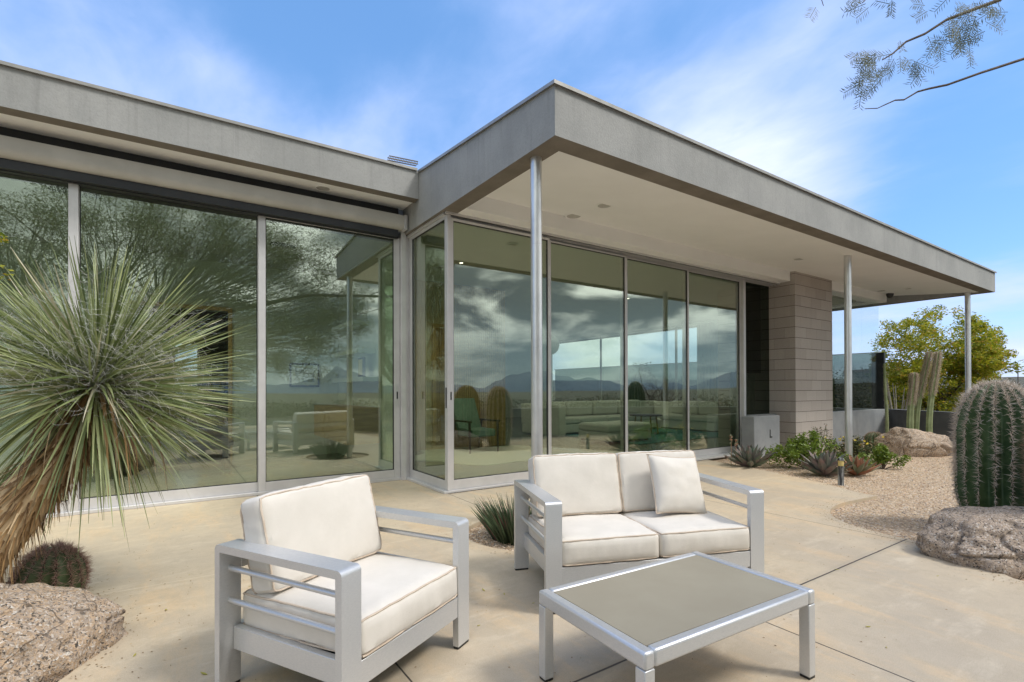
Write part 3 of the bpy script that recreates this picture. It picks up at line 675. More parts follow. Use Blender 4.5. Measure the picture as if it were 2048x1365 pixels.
m = MB(); m.box(-3, -2.9, 9.72, 13, 0, 3.3); m.box(1.5, 1.6, 9.72, 13, 0, 3.3); m.box(-3, .1, 13, 13.1, 0, 3.3); m.box(.5, 1.6, 13, 13.1, 0, 3.3); m.box(.1, .5, 13, 13.1, 0, .9); m.box(.1, .5, 13, 13.1, 2.2, 3.3); m.box(-3, 1.6, 9.72, 13.1, 3.3, 3.34); m.box(-3, 1.6, 9.72, 13.1, -.02, .019)
m.build('dark_hall', M_WOODD, H)
m = MB()
for i in range(64): m.box(2.73+i*.05, 2.765+i*.05, 9.0, 9.03, .02, 3.29)
m.box(2.72, 5.93, 9.03, 9.5, .02, 3.295); m.build('slat_partition', M_WOOD, H)
# fittings in the soffits
def ring(x, y, r, z, inner, ms, name):
    t = MB(); t.lathe([(r, 0), (r, -.006), (r*.82, -.008), (r*.80, 0)], 24, (x, y, z)); o = t.build(name, M_SOFFIT, H)
    t = MB(); t.lathe([(r*.79, -.002), (r*.79, -.004), (.002, inner)], 24, (x, y, z)); t.build('lens' if 'light' in name else 'grille', ms, o)
ring(4.30, 4.93, .115, zs(4.93)-.001, -.0045, M_LENSOFF, 'ceiling_speaker')
ring(4.235, 4.31, .10, zs(4.31)-.001, .03, M_LENSOFF, 'recessed_light')
ring(8.70, 4.30, .10, zs(4.30)-.001, .03, M_LENSOFF, 'recessed_light')
ring(13.4, 4.80, .12, zs(4.80)-.001, -.0045, M_LENSOFF, 'ceiling_speaker')
ring(13.25, 4.25, .10, zs(4.25)-.001, .03, M_LENSOFF, 'recessed_light')
ring(1.50, 6.20, .095, 3.584, .02, M_LENSOFF, 'recessed_light')
for x, y in ((4.0, 7.4), (8.8, 8.2)):
    t = MB(); t.lathe([(.05, 0), (.05, -.008), (.03, -.009)], 16, (x, y, 3.299)); o = t.build('recessed_light', M_SOFFIT, H)
    t = MB(); t.lathe([(.028, -.0095), (.001, -.011)], 16, (x, y, 3.299)); t.build('lens', M_LAMP, o)
t = MB(); t.lathe([(.075, 0), (.075, -.03), (.07, -.05), (.055, -.085), (.03, -.105), (.002, -.112)], 20, (14.0, 4.86, zs(4.86)))
t.build('security_camera', M_SMOKED_POST, H)

# roof antenna on the left wing
A = thing('roof_antenna', 'small pale ladder shaped antenna on a stub mast on the left roof', 'antenna', (2.70, 6.8, 3.90))
a0 = Vector((-.16, 0, .53)); a1 = Vector((.27, 0, .555))
t = MB()
for dzz in (0, .035):
    t.tube([a0+Vector((0, 0, dzz)), a1+Vector((0, -.0, dzz))], .008, 6); t.tube([a0+Vector((0, .07, dzz)), a1+Vector((0, .07, dzz))], .008, 6)
for i in range(19):
    q = a0.lerp(a1, i/18); t.tube([q, q+Vector((0, .07, .035))], .003, 5); t.tube([q+Vector((0, 0, .035)), q+Vector((0, .07, 0))], .003, 5)
t.build('boom', M_UNDER, A)
t = MB(); t.tube([(.06, .035, 0), (.06, .035, .51)], .008, 8); t.build('mast', M_COLUMN, A)

# parapet wall round the court
def wallstrip(name, path, th, z0, z1, mat, label, cat):
    m = MB(); L = []; Rr = []
    for i, p in enumerate(path):
        a = Vector(path[max(i-1, 0)]); b = Vector(path[min(i+1, len(path)-1)]); d = (b-a).normalized(); nn = Vector((-d.y, d.x))
        L.append(Vector(p)); Rr.append(Vector(p)+nn*th)
    n = len(path); vs = [(p.x, p.y, z) for z in (z0, z1) for p in L]+[(p.x, p.y, z) for z in (z0, z1) for p in Rr]
    fs = []
    for i in range(n-1):
        fs += [(i, i+1, n+i+1, n+i), (2*n+i+1, 2*n+i, 3*n+i, 3*n+i+1), (n+i, n+i+1, 3*n+i+1, 3*n+i)]
    fs += [(0, n, 3*n, 2*n), (n-1, 3*n-1, 4*n-1, 2*n-1)]
    m.add(vs, fs); o = m.build(name, mat); tag(o, label, cat)
    return o
wallstrip('parapet_wall', PAR, .2, -.4, .70, M_PARAPET, 'low dark grey rendered wall curving round the gravel court', 'wall')

# ------------------------------------------------------------------ patio furniture
def loop_bar(m, x, w, th, d, h, n=5, r=.022):      # flat bar: up, over, down, rounded outer corners
    def arc(cx, cz, a0, a1): return [(cx+r*math.cos(a), cz+r*math.sin(a)) for a in [a0+(a1-a0)*i/n for i in range(n+1)]]
    A1 = arc(r, h-r, pi, pi/2); A2 = arc(d-r, h-r, pi/2, 0)
    out = [(0, .012)]+A1+A2+[(d, .012)]
    inn = [(th, .012)]+[(th+.0002*i, h-th+.0002*i*(0)) for i in range(n+1)]+[(d-th-.0002*(n-i), h-th) for i in range(n+1)]+[(d-th, .012)]
    k = len(out); vs = []
    for xx in (x, x+w):
        vs += [(xx, y, z) for y, z in out]+[(xx, y, z) for y, z in inn]
    fs = []
    for i in range(k-1):
        fs += [(i, k+i, k+i+1, i+1), (2*k+i, 2*k+i+1, 3*k+i+1, 3*k+i), (i, i+1, 2*k+i+1, 2*k+i), (k+i+1, k+i, 3*k+i, 3*k+i+1)]
    fs += [(0, 2*k, 3*k, k), (k-1, 2*k-1, 4*k-1, 3*k-1)]
    m.add(vs, fs)
def cushion(w, d, h, seed=0, bulge=.02, sag=0., r=.028, nx=26, ny=22, wr=1.):
    """box cushion, origin at centre of base, crowned faces and soft wrinkles; returns mesh verts/faces and edge loops"""
    m = MB(); nz = 6
    def shape(u, v, t):   # u,v,t in -1..1
        x, y, z = u*w/2, v*d/2, t*h/2
        # rounded box
        cx = max(-w/2+r, min(w/2-r, x)); cy = max(-d/2+r, min(d/2-r, y)); cz = max(-h/2+r*.7, min(h/2-r*.7, z))
        dv = Vector((x-cx, y-cy, (z-cz)))
        if dv.length > 1e-6:
            dv = dv.normalized(); x, y, z = cx+dv.x*r, cy+dv.y*r, cz+dv.z*r*.7
        e = (1-u*u)*(1-v*v)
        z += (bulge*e**.6)*(1 if t > 0 else -.3)*abs(t)
        side = (1-t*t)
        if abs(v) > .98: y += math.copysign(.010*side*(1-u**4), v)
        if abs(u) > .98: x += math.copysign(.008*side*(1-v**4), u)
        q = Vector((x*9+seed*7, y*9, z*9)); k = noise.noise(q)*.0045*wr
        edge = max(abs(u), abs(v))
        k2 = noise.noise(Vector((x*45+seed, y*45, z*4)))*.0055*wr*(max(0, edge-.78)/.22)
        nrm = Vector((0, 0, 1)) if abs(t) > .98 else (Vector((0, math.copysign(1, v), 0)) if abs(v) > .98 else Vector((math.copysign(1, u), 0, 0)))
        p = Vector((x, y, z))+nrm*(k+k2)
        return p+Vector((0, 0, h/2))
    def face(fn, a, b):
        vs = [fn(-1+2*i/a, -1+2*j/b) for j in range(b+1) for i in range(a+1)]
        m.add(vs, [(j*(a+1)+i, j*(a+1)+i+1, (j+1)*(a+1)+i+1, (j+1)*(a+1)+i) for j in range(b) for i in range(a)], True)
    face(lambda i, j: shape(i, j, 1), nx, ny); face(lambda i, j: shape(-i, j, -1), nx, ny)
    face(lambda i, j: shape(i, -1, j), nx, nz); face(lambda i, j: shape(-i, 1, j), nx, nz)
    face(lambda i, j: shape(1, i, j), ny, nz); face(lambda i, j: shape(-1, -i, j), ny, nz)
    loops = []
    for t in (1, -1):
        L = []
        for a, b in [(-1+2*i/20, -1) for i in range(20)]+[(1, -1+2*i/16) for i in range(16)]+[(1-2*i/20, 1) for i in range(20)]+[(-1, 1-2*i/16) for i in range(16)]:
            L.append(shape(a*.994, b*.994, t*.97))
        loops.append(L)
    return m, loops
def add_cushion(parent, name, w, d, h, M4, seed, label=None, bulge=.02):
    m, loops = cushion(w, d, h, seed, bulge)
    me = [M4 @ Vector(v) for v in m.v]; m.v = [tuple(v) for v in me]
    o = m.build(name, M_FABRIC, parent)
    bm = bmesh.new(); bm.from_mesh(o.data); bmesh.ops.remove_doubles(bm, verts=bm.verts, dist=.002); bm.to_mesh(o.data); bm.free()
    o.data.polygons.foreach_set('use_smooth', [True]*len(o.data.polygons))
    p = MB()
    for L in loops:
        L = [M4 @ v for v in L]; p.tube(L+[L[0]], .0042, 6, False)
    p.build('piping', M_PIPE, o)
    if label: o['label'] = label
    return o
def T(x, y, z, rx=0, ry=0, rz=0):
    return Matrix.Translation((x, y, z)) @ Matrix.Rotation(rz, 4, 'Z') @ Matrix.Rotation(ry, 4, 'Y') @ Matrix.Rotation(rx, 4, 'X')

def seat(name, label, cat, loc, rz, W, Dp, Hh, nseat, seed):
    """local frame: front edge along x at y=0, depth to +y"""
    t = thing(name, label, cat, loc, rz)
    aw = .092; th = .030
    for sx in (-1, 1):
        x = -W/2 if sx < 0 else W/2-aw
        m = MB(); loop_bar(m, x, aw, th, Dp, Hh); arm = m.build('armrest', M_ALU, t, .0018)
        m = MB()
        xc = x+aw*.5
        for z in (.352, .482): m.tube([(xc, th-.002, z), (xc, Dp-th+.002, z)], .0115, 12)
        m.build('side_rod', M_ALU, arm)
        for y in (.0, Dp-th):
            m = MB(); m.box(x+.002, x+aw-.002, y+.002, y+th-.002, 0, .0118); m.build('foot_cap', M_BLACK, arm)
        m = MB(); xr = x+aw-.034 if sx < 0 else x+.004
        m.box(xr, xr+.03, th+.001, Dp-th-.001, .150, .242); m.build('side_rail', M_ALU, t, .002)
    m = MB(); m.box(-W/2+aw+.001, W/2-aw-.001, .003, .033, .150, .242); m.build('front_rail', M_ALU, t, .002)
    m = MB(); m.box(-W/2+aw+.001, W/2-aw-.001, Dp-.033, Dp-.003, .150, .242); m.box(-W/2+aw+.001, W/2-aw-.001, Dp-.031, Dp-.005, .47, .54); m.build('back_rail', M_ALU, t, .002)
    m = MB(); m.box(-W/2+aw+.001, W/2-aw-.001, .035, Dp-.035, .205, .222); m.build('seat_board', M_BLACK, t)
    iw = W-2*aw+.012; cw = iw/nseat
    for i in range(nseat):
        x = -iw/2+cw*(i+.5)
        add_cushion(t, 'seat_cushion', cw-.002, Dp-.03, .145, T(x, Dp/2-.018, .236, R(-1.5), 0, 0), seed+i, bulge=.016)
        add_cushion(t, 'back_cushion', cw-.004, .385, .14, T(x, Dp-.175+.0, .382, R(76), 0, 0) @ T(0, .1925, -.07), seed+5+i, bulge=.02)
    return t
seat('lounge_chair', 'cream cushioned aluminium armchair in the left foreground', 'armchair', (.830, 1.926, 0), R(28.6), .800, .69, .586, 1, 1)
seat('loveseat', 'two seat aluminium sofa with cream cushions behind the glass topped table', 'loveseat', (2.285, 1.890, 0), R(-20.6), 1.352, .71, .597, 2, 21)
# throw pillow resting in the right hand seat
def pillow():
    m = MB(); n = 22; s = .385
    def pt(u, v, sd):
        f = (1-abs(u)**2.6)*(1-abs(v)**2.6); zz = sd*(.072*max(f, 0)**.55)
        pin = 1-.07*(1-abs(u)**2)*(abs(v)**3); pin2 = 1-.07*(1-abs(v)**2)*(abs(u)**3)
        k = noise.noise(Vector((u*3, v*3, sd*2)))*.006+noise.noise(Vector((u*9, v*9, sd)))*.002
        return Vector((u*s/2*pin2, v*s/2*pin, zz+k*(1 if f > .02 else 0)))
    for sd in (1, -1):
        vs = [pt(-1+2*i/n, -1+2*j/n, sd) for j in range(n+1) for i in range(n+1)]
        fs = [(j*(n+1)+i, j*(n+1)+i+1, (j+1)*(n+1)+i+1, (j+1)*(n+1)+i) for j in range(n) for i in range(n)]
        if sd < 0: fs = [f[::-1] for f in fs]
        m.add(vs, fs, True)
    # local loveseat frame -> world
    base = Matrix.Translation((2.285, 1.890, 0)) @ Matrix.Rotation(R(-20.6), 4, 'Z')
    M4 = base @ T(.335, .385, .578, R(66), 0, 0) @ Matrix.Rotation(R(-3), 4, 'Z') @ Matrix.Rotation(R(7), 4, 'Y')
    m.v = [tuple(M4 @ Vector(v)) for v in m.v]
    o = m.build('throw_pillow', M_FABRIC)
    bm = bmesh.new(); bm.from_mesh(o.data); bmesh.ops.remove_doubles(bm, verts=bm.verts, dist=.001); bm.to_mesh(o.data); bm.free()
    o.data.polygons.foreach_set('use_smooth', [True]*len(o.data.polygons))
    tag(o, 'square cream throw pillow leaning on the right seat of the loveseat', 'pillow')
    p = MB(); L = []
    for a, b in [(-1+2*i/16, -1) for i in range(16)]+[(1, -1+2*i/16) for i in range(16)]+[(1-2*i/16, 1) for i in range(16)]+[(-1, 1-2*i/16) for i in range(16)]: L.append(M4 @ pt(a, b, 0))
    p.tube(L+[L[0]], .004, 6, False); p.build('piping', M_PIPE, o)
pillow()
# coffee table
def coffee():
    L, Wd, h, t = .985, .600, .365, .042
    o = thing('coffee_table', 'low aluminium table with frosted taupe glass top before the loveseat', 'coffee table', (1.745, 1.363, 0), R(-2.9))
    x0, x1, y0, y1 = -L/2, L/2, -Wd/2, Wd/2; lw = .046; z0 = h-.058
    def bar(name, xa, xb, ya, yb):
        m = MB(); m.box(xa, xb, ya, yb, z0, h); m.build(name, M_ALU, o, .009)
    bar('frame_rail', x0+.001, x0+lw, y0+lw*0+.001, y1-.001); bar('frame_rail', x1-lw, x1-.001, y0+.001, y1-.001)
    bar('frame_rail', x0+lw+.001, x1-lw-.001, y0+.002, y0+lw-.004); bar('frame_rail', x0+lw+.001, x1-lw-.001, y1-lw+.004, y1-.002)
    for sx in (0, 1):
        for sy in (0, 1):
            m = MB(); xa = x0+.002 if sx == 0 else x1-lw-.0; ya = y0+.002 if sy == 0 else y1-lw
            m.box(xa, xa+lw-.002, ya, ya+lw-.002, .01, z0-.001); leg = m.build('leg', M_ALU, o, .003)
            m = MB(); m.box(xa+.002, xa+lw-.004, ya+.002, ya+lw-.004, 0, .0095); m.build('foot_cap', M_BLACK, leg)
    m = MB(); m.box(x0+lw+.003, x1-lw-.003, y0+lw-.002, y1-lw+.002, h-.012, h-.004); m.build('glass_top', M_TTOP, o)
coffee()

# ------------------------------------------------------------------ rocks and plants
def rock(name, c, size, rz, seed, mat, label, flat=.25, cat='boulder', lumps=.22):
    bm = bmesh.new(); bmesh.ops.create_icosphere(bm, subdivisions=6, radius=1)
    for v in bm.verts:
        p = v.co.copy()
        # planed sides give the block-like look of a weathered boulder
        q = p+Vector((noise.noise(p*.9+Vector((seed, 0, 0))), noise.noise(p*.9+Vector((0, seed, 3))), noise.noise(p*.9+Vector((5, 0, seed)))))*lumps*1.6
        k = 1+noise.noise(p*2.3+Vector((seed*3, 1, 1)))*lumps*.45+noise.noise(p*6+Vector((seed, 9, 2)))*.05+noise.noise(p*16+Vector((seed, 2, 2)))*.018
        cr = abs(noise.noise(p*1.6+Vector((2, seed*2, 0)))); k -= .07*max(0, 1-cr/.05)
        q = Vector((math.copysign(abs(q.x)**.85, q.x), math.copysign(abs(q.y)**.85, q.y), math.copysign(abs(q.z)**.8, q.z)))*k
        v.co = Vector((q.x*size[0], q.y*size[1], q.z*size[2]))
        if v.co.z < -flat*size[2]: v.co.z = -flat*size[2]-.02
    me = bpy.data.meshes.new(name); bm.to_mesh(me); bm.free(); me.materials.append(mat); me.polygons.foreach_set('use_smooth', [True]*len(me.polygons))
    o = bpy.data.objects.new(name, me); COL.objects.link(o); o.location = (c[0], c[1], c[2]+flat*size[2]-.05); o.rotation_euler = (0, 0, rz)
    return tag(o, label, cat)
rock('boulder', (-.66, 3.10, 0), (.44, .37, .27), R(24), 3.1, M_GRAN, 'speckled pink granite boulder at the lower left edge of the patio', .35, lumps=.12)
rock('boulder', (-1.12, 3.95, 0), (.36, .28, .24), R(-10), 8.2, M_GRAN, 'small pink granite rock behind the reddish barrel cactus by the yucca trunk', .35)
rock('boulder', (5.06, .98, -.02), (.64, .44, .29), R(-32), 5.5, M_GRANG, 'grey granite boulder beside the tall ribbed cactus at the patio edge', .3, lumps=.13)
rock('boulder', (11.55, 3.62, -.02), (.68, .42, .36), R(-22), 12.4, M_GRAN, 'rounded tan boulder in front of the woolly columnar cacti', .35)

def blades(n, fn):
    """fn(i) -> list of (point, halfwidth vector) along the blade; returns Nx k polygons as tris/quads in an MB"""
    m = MB()
    for i in range(n):
        L = fn(i)
        if not L: continue
        vs = []; 
        for p, w in L: vs += [p-w, p+w]
        m.add(vs, [(2*k, 2*k+1, 2*k+3, 2*k+2) for k in range(len(L)-1)], False)
    return m
def rand_dir(): 
    while True:
        v = Vector((random.uniform(-1, 1), random.uniform(-1, 1), random.uniform(-1, 1)))
        if .05 < v.length < 1: return v.normalized()
def yucca():
    root = thing('yucca', 'large shaggy yucca with a round head of stiff grey green blades at the left', 'yucca', (-1.03, 3.42, -.05))
    head = Vector((-.31, 3.60, 1.295))-root.location
    axis = Vector((.42, .02, .9)).normalized()
    def leaf(i):
        v = rand_dir(); el = v.dot(axis)
        if el < -.93 or (el < -.25 and random.random() < .62): return None
        L = random.uniform(.64, .82)*(1 if el > -.2 else .88)
        if v.y < -.1: L *= .92
        droop = max(0, .15-el)*.16+random.uniform(0, .03)
        side = v.cross(Vector((0, 0, 1)));  side = side.normalized() if side.length > .1 else Vector((1, 0, 0))
        tw = Matrix.Rotation(random.uniform(-1.4, 1.4), 3, v); side = tw @ side
        out = []; bend = rand_dir()*random.uniform(0, .045); bend -= v*bend.dot(v)
        st = head-axis*random.uniform(0, .14)+v*.03
        for k in range(7):
            s = k/6; p = st+v*(L*s)+Vector((0, 0, -droop*L*s*s*1.6))+bend*(s*s)
            if el < -.1: p += side*math.sin(s*2+i)*.012*s
            wd = .0066*(1-s**3)*(.55+.9*min(s*3, 1)*.5)
            out.append((p, side*max(wd, .0007)))
        return out
    m = blades(1200, leaf); m.build('leaf_blades', M_YUCCA, root)['kind'] = 'stuff'
    # long, hanging old blades under the head
    def hang(i):
        a = random.uniform(0, 6.28); v = Vector((math.cos(a)*.75, math.sin(a)*.75, random.uniform(-.9, .05))).normalized(); L = random.uniform(.6, .85)
        side = v.cross(Vector((0, 0, 1))).normalized(); out = []
        for k in range(8):
            s = k/7; p = head-axis*.1+v*L*s*(1-.25*s)+Vector((0, 0, -.42*L*s*s)); out.append((p, side*.0058*(1-s**3)+side*.0006))
        return out
    m = blades(60, hang); m.build('hanging_blades', M_YUCCA, root)['kind'] = 'stuff'
    def dead(i):
        a = random.uniform(-2.6, -.4); v = Vector((math.cos(a)*.8, math.sin(a)*.8, -.15)).normalized(); L = random.uniform(.45, .7); side = v.cross(Vector((0, 0, 1))).normalized(); out = []
        for k in range(8):
            s = k/7; out.append((head-axis*.05+v*L*s*(1-.45*s)+Vector((0, 0, -.8*L*s*s)), side*.006*(1-s**3)+side*.0006))
        return out
    m = blades(26, dead); m.build('dead_blades', M_THATCH, root)
    def thread(i):
        v = rand_dir()
        if v.dot(axis) < -.5: return None
        p = head+v*random.uniform(.10, .55); d = rand_dir(); out = []; cv = rand_dir()*random.uniform(.5, 2.)
        side = d.orthogonal().normalized()*.0006
        for k in range(6):
            out.append((p.copy(), side)); p += d*.022; d = (d+cv*.35+rand_dir()*.25).normalized()
        return out
    m = blades(5200, thread); m.build('curly_threads', M_YFIBRE, root)['kind'] = 'stuff'
    pts = [Vector((0, 0, 0)), Vector((.14, .02, .28)), Vector((.37, .08, .62)), Vector((.57, .14, .93)), head-axis*.05]
    t = MB(); t.tube(pts, [.15, .14, .125, .10, .07], 14); t.build('trunk', M_THATCH, root)
    def shag(i):
        s = random.random(); k = min(int(s*4), 3); f = s*4-k; c = pts[k].lerp(pts[k+1], f); ax = (pts[k+1]-pts[k]).normalized()
        o = rand_dir(); o = (o-ax*o.dot(ax)).normalized(); r = .13-.05*s; v = (-ax*.9+o*random.uniform(.15, .7)+Vector((0, 0, -.25))+rand_dir()*.25).normalized()
        L = random.uniform(.08, .19); side = v.cross(o).normalized(); st = c+o*r; out = []
        for q in range(4):
            u = q/3; out.append((st+v*L*u+o*.02*u*u, side*(.006*(1-u)+.0012)))
        return out
    m = blades(2200, shag); m.build('dry_leaf_skirt', M_THATCH, root)['kind'] = 'stuff'
yucca()

def spines(m, p, nrm, n, L, spread, w=.0011, up=None):
    for k in range(n):
        v = (nrm+rand_dir()*spread+Vector((0, 0, random.uniform(-.35, .25)))).normalized(); l = L*random.choice((.5, .7, .9, 1.15, 1.35))
        s = v.orthogonal().normalized()*w; s2 = v.cross(s).normalized()*w
        m.add([p+s, p-s*.5+s2, p-s*.5-s2, p+v*l], [(0, 1, 3), (1, 2, 3), (2, 0, 3)])
def ribbed(name, c, r, h, ribs, depth, label, skin, spm, nsp, L, spread, cat='cactus', step=.03, lean=(0, 0), w=.0011, prof=None, group=None, areole=True):
    root = thing(name, label, cat, c, 0, group)
    prof = prof or (lambda t: (min(1, .78+.9*t) if t < .25 else 1)*math.sqrt(max(0, 1-max(0, (t-.62)/.38)**2.1)))
    m = MB(); nz = 60; na = ribs*8
    def pos(t, a, crest=False):
        rr = r*prof(t); wv = abs(math.sin(a*ribs/2))**.75*(1+.35*noise.noise(Vector((math.cos(a)*3, math.sin(a)*3, t*3)))) if not crest else 0    # 0 on the crest
        rr *= 1-depth*wv
        off = .03*noise.noise(Vector((math.cos(a)*2.2, math.sin(a)*2.2, t*2+c[0])))+.012*noise.noise(Vector((math.cos(a)*5, math.sin(a)*5, t*7+c[1])))
        return Vector((math.cos(a)*(rr+off*r*2)+lean[0]*t, math.sin(a)*(rr+off*r*2)+lean[1]*t, h*t))
    vs = [pos(i/nz, 2*pi*k/na) for i in range(nz+1) for k in range(na)]
    m.add(vs, [(i*na+k, i*na+(k+1) % na, (i+1)*na+(k+1) % na, (i+1)*na+k) for i in range(nz) for k in range(na)], True)
    body = m.build('body', skin, root)
    sp = MB(); ar = MB(); 
    for q in range(ribs):
        a = 2*pi*q/ribs; t = .03; 
        while t < .995:
            p = pos(t, a, True); p1 = pos(min(t+.01, 1), a, True); tg = (p1-p).normalized() if (p1-p).length > 1e-6 else Vector((0, 0, 1))
            rad = Vector((math.cos(a), math.sin(a), 0)); nrm = (rad-tg*rad.dot(tg)); nrm = nrm.normalized() if nrm.length > .1 else Vector((0, 0, 1))
            if t > .93: nrm = (nrm+Vector((0, 0, .8))).normalized()
            k = nsp if t > .35 else max(3, int(nsp*.7))
            spines(sp, p, nrm, k, L*(1 if t > .4 else .75), spread, w)
            if areole:
                s1 = rad.cross(Vector((0, 0, 1)))*.006; s2 = Vector((0, 0, .007)); c0 = p+nrm*.003
                ar.add([c0+s1, c0+s2, c0-s1, c0-s2, c0+nrm*.004], [(0, 1, 4), (1, 2, 4), (2, 3, 4), (3, 0, 4)])
            t += step/h*random.uniform(.85, 1.15)*(1 if t < .85 else .6)
    o = sp.build('spines', spm, root); o['kind'] = 'stuff'
    if areole: ar.build('areoles', M_AREOLE, root)['kind'] = 'stuff'
    return root
ribbed('barrel_cactus', (5.93, 1.285, -.04), .272, 1.285, 17, .27, 'tall green ribbed cactus with pale spines behind the grey boulder', M_CACT, M_SPINE, 11, .058, 1.0, step=.026, w=.0019)
ribbed('barrel_cactus', (5.45, .72, -.04), .29, 1.32, 24, .18, 'second tall ribbed cactus with golden spines right of the first', M_CACT, M_SPINEB, 7, .05, 1.0, step=.034, w=.0013)
ribbed('barrel_cactus', (12.75, -.75, -.3), .32, 1.75, 20, .18, 'ribbed cactus standing beyond the curved low wall', M_CACT, M_SPINE, 5, .05, 1.0, step=.05, areole=False)
ribbed('barrel_cactus', (-.585, 3.88, -.04), .165, .345, 15, .2, 'small barrel cactus bristling with reddish spines behind the left boulder', M_CACTS, M_SPINER, 18, .045, 1.1, step=.017, w=.0012, lean=(.03, .0), prof=lambda t: math.sqrt(max(0, 1-((t-.38)/.62)**2)) if t > .38 else .86+.14*math.sin(t/.38*pi/2))
ribbed('barrel_cactus', (11.60, 4.30, -.04), .17, .36, 18, .2, 'little round brown spined cactus left of the tan boulder', M_CACTS, M_SPINEB, 9, .035, 1.1, step=.022, w=.0012, areole=False)

def columnar(c, h, r, lean, label, wool0):
    root = thing('columnar_cactus', label, 'cactus', c, 0, 'woolly columnar cacti behind the boulder'); m = MB(); n = 6; na = n*6; nz = 26
    def pos(t, a):
        rr = r*(1-.12*t)*(1-.34*abs(math.sin(a*n/2))**.8)*math.sqrt(max(0.0, 1-max(0, (t-.95)/.05)**2)); 
        return Vector((math.cos(a)*rr+lean[0]*t*t, math.sin(a)*rr+lean[1]*t*t+.02*math.sin(t*5+c[0]), h*t))
    vs = [pos(i/nz, 2*pi*k/na) for i in range(nz+1) for k in range(na)]
    m.add(vs, [(i*na+k, i*na+(k+1) % na, (i+1)*na+(k+1) % na, (i+1)*na+k) for i in range(nz) for k in range(na)], True); m.build('stem', M_CACTG, root)
    sp = MB()
    for i in range(3200):
        t = wool0+(1-wool0)*random.random()**.8; a = 2*pi*(random.randrange(n)/n)+random.uniform(-.22, .22); p = pos(min(t, .99), a); o = Vector((math.cos(a), math.sin(a), 0))
        v = (o+Vector((0, 0, -.5))+rand_dir()*.5).normalized(); s = v.orthogonal().normalized()*.0022; l = random.uniform(.03, .07)
        sp.add([p-s, p+s, p+v*l+Vector((0, 0, -.012))], [(0, 1, 2)])
    sp.build('woolly_hair', M_WOOL, root)['kind'] = 'stuff'
def at(px, py, depth):
    d = RAY(px, py); k = depth; return Vector((0, 0, 1.2))+d*k
for (xt, yt, xb, dep, r, lab, w0) in ((1826, 744, 1822, 10.2, .062, 'shortest woolly topped columnar cactus on the left of the clump', .58),
                                  (1857, 702, 1834, 10.35, .05, 'tall woolly columnar cactus in the middle of the clump', .52),
                                  (1874, 702, 1860, 10.15, .056, 'tall pale woolly columnar cactus on the right of the clump', .55)):
    tp = at(xt, yt, dep); bt = at(xb, 860, dep); h = tp.z+.05
    columnar((bt.x, bt.y, -.05), h, r, (tp.x-bt.x, tp.y-bt.y), lab, w0)
# thin pale stem at the wall corner
b = at(1774, 866, 11.0)
root = thing('slender_cactus', 'thin pale spiny stem standing at the corner of the low grey wall', 'cactus', (b.x, b.y, -.05))
m = MB(); m.tube([(0, 0, 0), (.01, 0, .6), (-.02, .02, 1.2), (-.06, .02, 1.78)], [.034, .032, .03, .02], 8); m.build('stem', M_CACTG, root)
sp = MB()
for i in range(500):
    t = random.random(); p = Vector((-.03*t*t, .01, 1.75*t)); a = random.uniform(0, 6.28); o = Vector((math.cos(a), math.sin(a), 0)); spines(sp, p+o*.04, o, 1, .03, .5)
sp.build('spines', M_SPINE, root)['kind'] = 'stuff'

def agave(name, c, n, L, wd, label, mat, tall=.5, group=None, cat='agave', inner=.2):
    root = thing(name, label, cat, c, random.uniform(0, 6), group); m = MB()
    for i in range(n):
        f = i/n; a = i*2.39996+random.uniform(-.2, .2); el = R(10+75*f**.9*1.0)*(.75+tall*.5)
        el = min(el, R(86)); l = L*(1-.35*f)*random.uniform(.85, 1.1)
        d = Vector((math.cos(a)*math.cos(el), math.sin(a)*math.cos(el), math.sin(el))); side = Vector((-math.sin(a), math.cos(a), 0)); upv = side.cross(d)*-1
        if upv.z < 0: upv = -upv
        vs = []; K = 7
        for k in range(K+1):
            s = k/K; w = wd*(.55+.9*math.sin(min(s*1.15, 1)*pi*.62))*(1-s**2.6)*.9; curl = upv*(l*.12*s*s)
            p = d*(l*s)+curl+Vector((0, 0, .02)); vs += [p-side*w+upv*w*.45, p-upv*w*.12, p+side*w+upv*w*.45, p-upv*w*.45]
        fs = []
        for k in range(K):
            b = 4*k
            fs += [(b, b+1, b+5, b+4), (b+1, b+2, b+6, b+5), (b+2, b+3, b+7, b+6), (b+3, b, b+4, b+7)]
        m.add(vs, fs, False)
    m.build('leaves', mat, root)['kind'] = 'stuff' if n > 100 else 'part'
    for ch in root.children:
        if ch.get('kind') == 'part': del ch['kind']
    return root
agave('agave', (7.42, 4.42, -.04), 46, .46, .048, 'purplish agave rosette against the last glass door by the small grey wall', M_AGAVE, .7)
agave('agave', (7.62, 3.44, -.04), 44, .44, .050, 'grey green agave with pink edges left of the short path light', M_AGAVE, .7)
agave('agave', (7.98, 3.18, -.04), 38, .36, .036, 'reddish orange agave directly behind the path light', M_AGAVER, .7)
agave('agave', (8.35, 3.30, -.04), 22, .28, .03, 'small reddish agave right of the path light', M_AGAVER, .6)
# seed stalks at the purplish agave
root = thing('dried_flower_stalks', 'two thin orange brown dried stalks rising from the purplish agave', 'plant', (7.20, 4.60, -.04)); m = MB()
for x, y, h in ((0, 0, .52), (.16, .02, .44)):
    m.tube([(x, y, 0), (x+.01, y, h)], .006, 6)
    for k in range(26):
        v = rand_dir(); p = Vector((x+.01, y, h-.12+.12*random.random())); s = v.orthogonal().normalized()*.008; m.add([p-s, p+s, p+v*.03+s, p+v*.03-s], [(0, 1, 2, 3)])
m.build('stalks', M_AGAVER, root)

